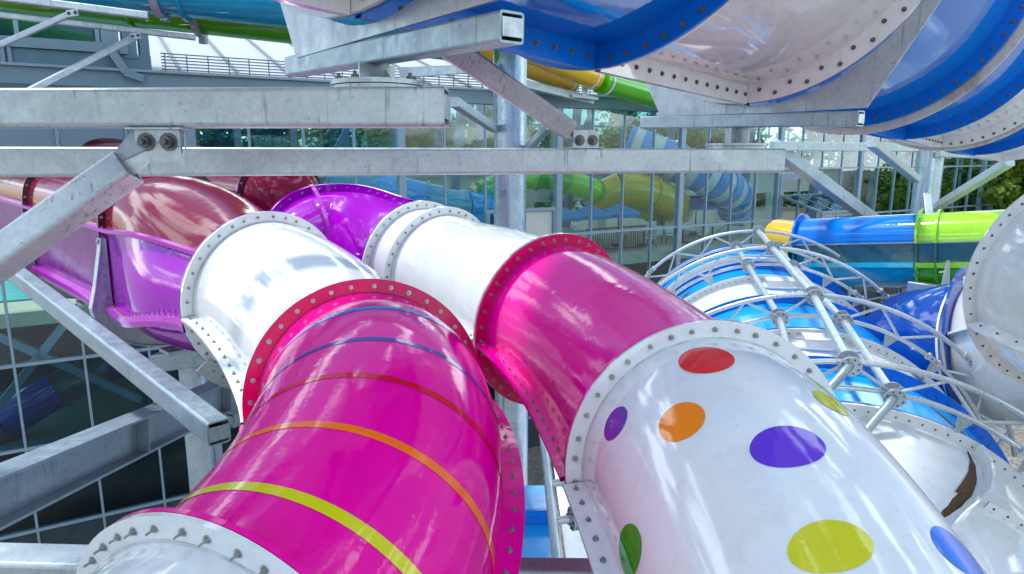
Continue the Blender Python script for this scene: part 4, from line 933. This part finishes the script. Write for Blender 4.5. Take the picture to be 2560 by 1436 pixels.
# long pipes through the nodes with bolted round flanges
def long_pipe(ang, dr, r_, i0=0, i1=3):
    pts = [rib_pt(i, R(ang), dr) for i in range(5)]
    for i in range(i0, i1):
        MB().tube([pts[i], pts[i].lerp(pts[i + 1], .5), pts[i + 1]], r_, 16).obj('long_pipe', M['galv_p'], tr)
    for i in range(i0, i1 + 1):
        T = (pts[min(i + 1, 4)] - pts[max(i - 1, 0)]).normalized()
        for o_ in (-.07, .07):
            fo = MB().disc(pts[i] + T * o_ * (2.2 if o_ > 0 else 1), T, .165, .022, 28).obj('node_flange', M['galv_s'], tr)
            for k in range(8):
                th = 2 * math.pi * (k + .5) / 8; _, a, b = frame(T); inst('bolt', BOLT_V, fo, pts[i] + T * (o_ * (2.2 if o_ > 0 else 1) + (.012 if T.y < 0 and o_ > 0 or T.y > 0 and o_ < 0 else -.012) * (1 if T.y < 0 else -1) * (1 if True else 0)) + (a * math.cos(th) + b * math.sin(th)) * .125, T * (1 if T.y < 0 else -1), k)
    return pts
long_pipe(0, 0, .075); long_pipe(-9, DLO, .07); long_pipe(9, DLO, .07)
for ang, dr in ((0, 0), (9, DLO)):                       # pipes that bend down below the near flanges
    p = rib_pt(3, R(ang), dr); MB().tube([p, p + V((-.06, -.14, -.02)), p + V((-.20, -.24, -.12)), p + V((-.42, -.34, -.30)), p + V((-.75, -.48, -.62))], .068, 16).obj('elbow_pipe', M['galv_d'], tr)
for i in range(3):                                         # diagonals between the long pipes
    MB().tube([rib_pt(i, R(-9), DLO).lerp(rib_pt(i + 1, R(-9), DLO), .5), rib_pt(i, R(9), DLO).lerp(rib_pt(i + 1, R(9), DLO), .5)], .032, 10).obj('cross_bar', M['galv_p'], tr)

# ================================================================== OTHER TUBES AROUND
def straight_tube(name, label, secs, group=None, base=None, nseg=56):
    """secs: list of (p0, p1, radius, upper, side, lower materials) along one slide; flanges at joints"""
    t = thing(name, label, 'water slide', base or (secs[0][0].x, secs[0][0].y, 0), group)
    return t
# ---- lime / blue / yellow enclosed channel at the right
gt = thing('enclosed_slide', 'lime green and blue enclosed slide lying level in front of the glass at right', 'water slide', px(2250, 700, 18.6))
g0, g1, g2, g3, g4 = px(1975, 640, 22.2), px(2010, 632, 21.2), px(2305, 628, 18.9), px(2352, 628, 18.6), px(2640, 622, 17.0)
g0 = g1 + V((-.42, 1.1, .0)); 
def encl(p0, p1, cu, cs, cl, ce, r_=.74):
    T = p1 - p0; n = 10
    def prof(P, lo, hi, k=24): 
        _, a, b = frame(T); return [P + a * math.cos(R(lo + (hi - lo) * i / k)) * r_ + b * math.sin(R(lo + (hi - lo) * i / k)) * r_ * (1 if True else 1) + b * 0 for i in range(k + 1)]
    _, a, b = frame(T); H = .30
    MB().grid([[q + b * H for q in prof(P, 0, 180)] for P in (p0, p1)]).obj('upper_shell', M[cu], gt)
    for sg in (1, -1):
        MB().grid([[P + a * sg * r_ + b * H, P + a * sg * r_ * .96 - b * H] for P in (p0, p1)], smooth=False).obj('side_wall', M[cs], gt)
        MB().bar(p0 + a * sg * (r_ + .03) - b * H, p1 + a * sg * (r_ + .03) - b * H, .12, .13, b).obj('side_rail', M[ce], gt); MB().bar(p0 + a * sg * (r_ + .012) + b * H, p1 + a * sg * (r_ + .012) + b * H, .05, .035, b).obj('lid_flange', M['galv_d'], gt)
    MB().grid([[q - b * H for q in prof(P, 180, 360)] for P in (p0, p1)]).obj('lower_shell', M[cl], gt)
def encl_ring(P, T, cm, cs, cl, r_=.74, w_=.10):
    _, a, b = frame(T); H = .30; t = T.normalized() * .03
    def strip(pts0, pts1, mt, nm): m = MB(); m.grid([[p - t, q - t, q + t, p + t] for p, q in zip(pts0, pts1)], closed=True, smooth=False); m.obj(nm, M[mt], gt)
    up_ = lambda rr: [P + a * math.cos(R(180 * i / 24)) * rr + b * (math.sin(R(180 * i / 24)) * rr + H) for i in range(25)]; dn = lambda rr: [P + a * math.cos(R(180 + 180 * i / 24)) * rr + b * (math.sin(R(180 + 180 * i / 24)) * rr - H) for i in range(25)]
    strip(up_(r_), up_(r_ + w_), cm, 'ring_flange'); strip(dn(r_), dn(r_ + w_), cl, 'ring_flange')
    for sg in (1, -1): strip([P + a * sg * r_ + b * H, P + a * sg * r_ - b * H], [P + a * sg * (r_ + w_ * .5) + b * H, P + a * sg * (r_ + w_ * .5) - b * H], cs, 'ring_flange')
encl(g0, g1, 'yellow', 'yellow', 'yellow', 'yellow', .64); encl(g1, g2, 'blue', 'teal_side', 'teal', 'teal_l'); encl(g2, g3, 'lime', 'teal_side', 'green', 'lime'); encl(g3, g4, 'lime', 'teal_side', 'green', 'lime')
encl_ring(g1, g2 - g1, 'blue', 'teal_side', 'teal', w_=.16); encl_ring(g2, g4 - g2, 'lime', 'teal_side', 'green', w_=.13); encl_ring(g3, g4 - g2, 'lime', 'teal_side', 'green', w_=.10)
sp = thing('slide_hanger', 'steel hanger bracket beneath the lime green slide by the second column', 'bracket', px(2362, 745, 18.4))
hp = px(2360, 690, 17.9); MB().poly([hp + V((-.03, -.1, .42)), hp + V((.03, -.1, .42)), hp + V((.10, -.1, -.25)), hp + V((-.10, -.1, -.25))], V((.3, -1, 0)), .04).obj('blade', M['galv_s'], sp); MB().hollow(hp + V((-.5, .6, -.4)), hp + V((.2, -.5, -.4)), .3, .3).obj('seat_tube', M['galv_d'], sp)
MB().bar(hp + V((-.2, .4, -.5)), V((hp.x - .2, hp.y + .4, 0)), .2, .2, V((1, 0, 0))).obj('post', M['galv_d'], sp)
# ---- white tube with a wide blue collar, lower right
wtp = Path([(px(2905, 830, 11.5), (-1, .35, -.15)), (px(2440, 880, 15.0), (-.62, .75, -.2)), (px(2250, 925, 18.5), (-.35, .9, -.2))])
wt = thing('collar_tube', 'big white tube with a shaded blue collar passing behind the pipe arches', 'water slide', px(2450, 1150, 16))
tube_section(wtp, 0, 1, 1.55, M['white_old'], wt, seg=64); tube_section(wtp, 1, 2, 1.55, M['blue_shaded'], wt, seg=64)
flange(wtp, .93, 1.54, 1.75, M['white_old'], wt, t=.05); flange(wtp, 1, 1.5, 1.92, M['blue_shaded'], wt, off=-.02, t=.06, side=-1); flange(wtp, 1.4, 1.54, 1.75, M['blue_shaded'], wt, t=.05)
for ph in (20, 60, 170): seam(wtp, .02, .96, ph, 1.54, 1.66, M['white_old'], wt, 0, None, .05)
for u in (.5, 1.3): pq = wtp.at(u)[0]; MB().tube([V((pq.x, pq.y, 0)), pq - Z3 * 1.4], .2, 20).obj('leg', M['galv_d'], wt)
# ---- white bell tube at the right edge
fq = V((7.62, 8.75, 10.36)); ftp = Path([(fq + V((.5, 2.2, .35)), (-.15, -.98, -.15)), (fq, (-.12, -.98, -.12)), (fq + V((.9, -2.0, -.3)), (.8, -.6, -.15))])
ft = thing('bell_tube', 'large white weathered tube end with bolted rim at the right edge', 'water slide', fq - Z3 * 1.8)
tube_section(ftp, 1, 2, 1.45, M['white_old'], ft, seg=72)
flange(ftp, 1, 1.44, 1.60, M['white_old'], ft, t=.03, n=54, bolt=BOLT_V, side=1); seam(ftp, 1.02, 1.98, -22, 1.44, 1.62, M['white_old'], ft, 12, BOLT_V, .04)
pq = fq + V((.3, -.6, 0)); MB().tube([V((pq.x, pq.y, 0)), pq - Z3 * 1.4], .2, 20).obj('leg', M['galv_d'], ft)
# ---- teal and green tubes at the top left
def simple_tube(name, label, pts, r_, mt, rings=(), grp=None, ring_m=None):
    p0, p1 = V(pts[0]), V(pts[1]); t = thing(name, label, 'water slide', (p0 + p1) / 2 - Z3 * r_, grp); T = p1 - p0; last = 0
    for e in (*rings, 1): MB().tube([p0 + T * last, p0 + T * ((last + e) / 2), p0 + T * e], r_, 56).obj('tube_section', M[mt], t); last = e
    for e in rings: MB().ring(p0 + T * e, T, r_, r_ * 1.12, .05, 56).obj('flange', M[ring_m or mt], t)
    return t
simple_tube('high_tube', 'teal tube crossing the top left corner in front of the green one', (px(-300, -122, 12.2), px(1400, 62, 13.8)), .60, 'teal', (.42,))
simple_tube('high_tube', 'green tube crossing the top left corner just below the teal one', (px(-200, -66, 13.9), px(1200, 90, 15.4)), .60, 'green', (.36,))
simple_tube('high_tube', 'upper yellow tube showing under the overhead raft tube beside the big column', (px(1150, 60, 21), px(1490, 196, 25)), .42, 'yellow', (.96,), None, 'white_old')
simple_tube('high_tube', 'lower yellow tube showing under the overhead raft tube beside the big column', (px(1150, 105, 22.5), px(1432, 208, 26)), .40, 'yellow', (.96,), None, 'white_old')
simple_tube('high_tube', 'green tube continuing the yellow pair towards the glass building', (px(1500, 200, 25.1), px(1720, 265, 28.5)), .48, 'green', (.05,), None, 'white_old')
# saddle and high beams at the top left
U1 = strut('steel_beam', 'high thin beam at the top left under the teal tube', px(-120, -22, 11.2), px(370, 40, 12.2), .12, .125, cat='beam', grp='high beams at the top left')
U2 = strut('steel_beam', 'high thin beam at the top left ending at the green tube saddle', px(-120, 24, 12.6), px(488, 94, 13.6), .12, .115, cat='beam', grp='high beams at the top left')
strut('steel_brace', 'thin diagonal strut at the top left corner below the upper high beam', px(-60, 140, 11.3), px(180, 33, 11.8), .10, .10, grp='struts at the top left')
strut('steel_brace', 'thin diagonal strut at the top left rising to the lower high beam', px(58, 236, 11.6), px(338, 93, 13.2), .115, .115, grp='struts at the top left')
for lbl, P_ in ((U1, px(181, 33, 11.7)), (U2, px(339, 90, 13.1))):
    MB().box(P_, V((.1, 0, .012)), V((0, .012, 0)), Z3 * .055).obj('lug', M['galv'], lbl)
    for k in (-1, 1): inst('bolt', BOLT_D, lbl, P_ + V((.055 * k, -.014, .007 * k)), V((0, -1, 0)), 0, 1.1)
for k, (q0_, q1_, f, bm) in enumerate(((px(-200, -66, 13.9), px(1200, 90, 15.4), .475, px(470, 92, 13.58)), (px(-300, -122, 12.2), px(1400, 62, 13.8), .385, px(352, 38, 12.15)))):
    c = q0_.lerp(q1_, f); T = (q1_ - q0_).normalized(); sd_ = thing('tube_saddle', ('curved steel saddle under the green tube on the lower high beam', 'curved steel saddle under the teal tube on the upper high beam')[k], 'bracket', c - Z3 * .7)
    MB().ring(c, T, .605, .66, .14, 32, R(205), R(335)).obj('strap', M['galv_s'], sd_); p = c - Z3 * .66; MB().bar(p, V((p.x, p.y, bm.z + .05)), .14, .14, V((1, 0, 0))).obj('block', M['galv_d'], sd_)
hb = thing('tube_clamp', 'white twin clamp holding the ends of the two yellow tubes', 'bracket', px(1462, 232, 25.4)); hp = px(1462, 215, 25.4)
MB().box(hp, V((.10, 0, 0)), V((0, .1, 0)), Z3 * .38).obj('stem', M['galv'], hb); MB().box(hp - Z3 * .42, V((.5, .1, -.05)), V((0, .2, 0)), Z3 * .05).obj('foot', M['galv'], hb)
strut('steel_beam', 'high strut sloping behind the big column toward the glass building', px(1290, 205, 24), px(1480, 252, 26), .25, .28, cat='beam')

# ================================================================== GAP BETWEEN THE TWO SLIDES, LOOKING DOWN
lt = thing('lower_trough', 'sky blue trough floor seen deep between the pink slides', 'water slide', px(1350, 1330, 8.2))
MB().box((.20, 6.4, 7.57), V((.33, 0, 0)), V((0, 1.2, 0)), Z3 * .03).obj('floor_panel', M['cyan'], lt); MB().box((.20, 7.63, 7.66), V((.33, 0, 0)), V((0, .02, 0)), Z3 * .12).obj('lip', M['cyan_f'], lt); MB().box((.20, 7.95, 7.76), V((.33, 0, 0)), V((0, .295, 0)), Z3 * .02).obj('floor_panel', M['cyan'], lt)
for k in range(4): inst('bolt', BOLT_V, lt, (-.05 + .16 * k, 7.608, 7.68), V((0, -1, 0)))
MB().tube([V((.2, 7.9, 0)), V((.2, 7.9, 7.73))], .08, 14).obj('leg', M['galv_d'], lt)
wp = thing('roof_apron', 'white apron sheet showing deep between the two slides beside the blue trough', 'panel', (1.2, 7, 7.5)); MB().box((1.28, 7.2, 7.58), V((.68, 0, 0)), V((0, 2.0, 0)), Z3 * .03).obj('sheet', M['white'], wp); MB().tube([V((1.2, 7.8, 0)), V((1.2, 7.8, 7.54))], .08, 14).obj('leg', M['galv_d'], wp)
gp = thing('flanged_pipe', 'leaning galvanised pipe with bolted side stubs between the slides', 'pipe', px(1400, 1430, 6.2))
q0, q1 = px(1357, 1080, 8.6), px(1402, 1470, 6.0); MB().tube([q0, q0.lerp(q1, .5), q1], .052, 20).obj('main_pipe', M['galv_p'], gp); MB().tube([q0, q0 + V((.0, .1, .02)), q0 + V((.02, .16, -.1))], .052, 16).obj('bend', M['galv_p'], gp)
for f, ln in ((.22, .5), (.42, .5), (.66, .55)):
    p = q0.lerp(q1, f); e = V((1, .25, .02)).normalized(); MB().tube([p, p + e * ln], .042, 14).obj('stub', M['galv_p'], gp)
    for o_ in (.20, .235):
        fo = MB().disc(p + e * o_, e, .12, .022, 24).obj('stub_flange', M['galv_s'], gp)
        if o_ < .21:
            for k in range(6): inst('bolt', BOLT_D, fo, p + e * (o_ - .011) + (V((0, 0, 1)) * math.sin(k * 1.047) + e.cross(Z3) * math.cos(k * 1.047)) * .09, -e, 0, .7)
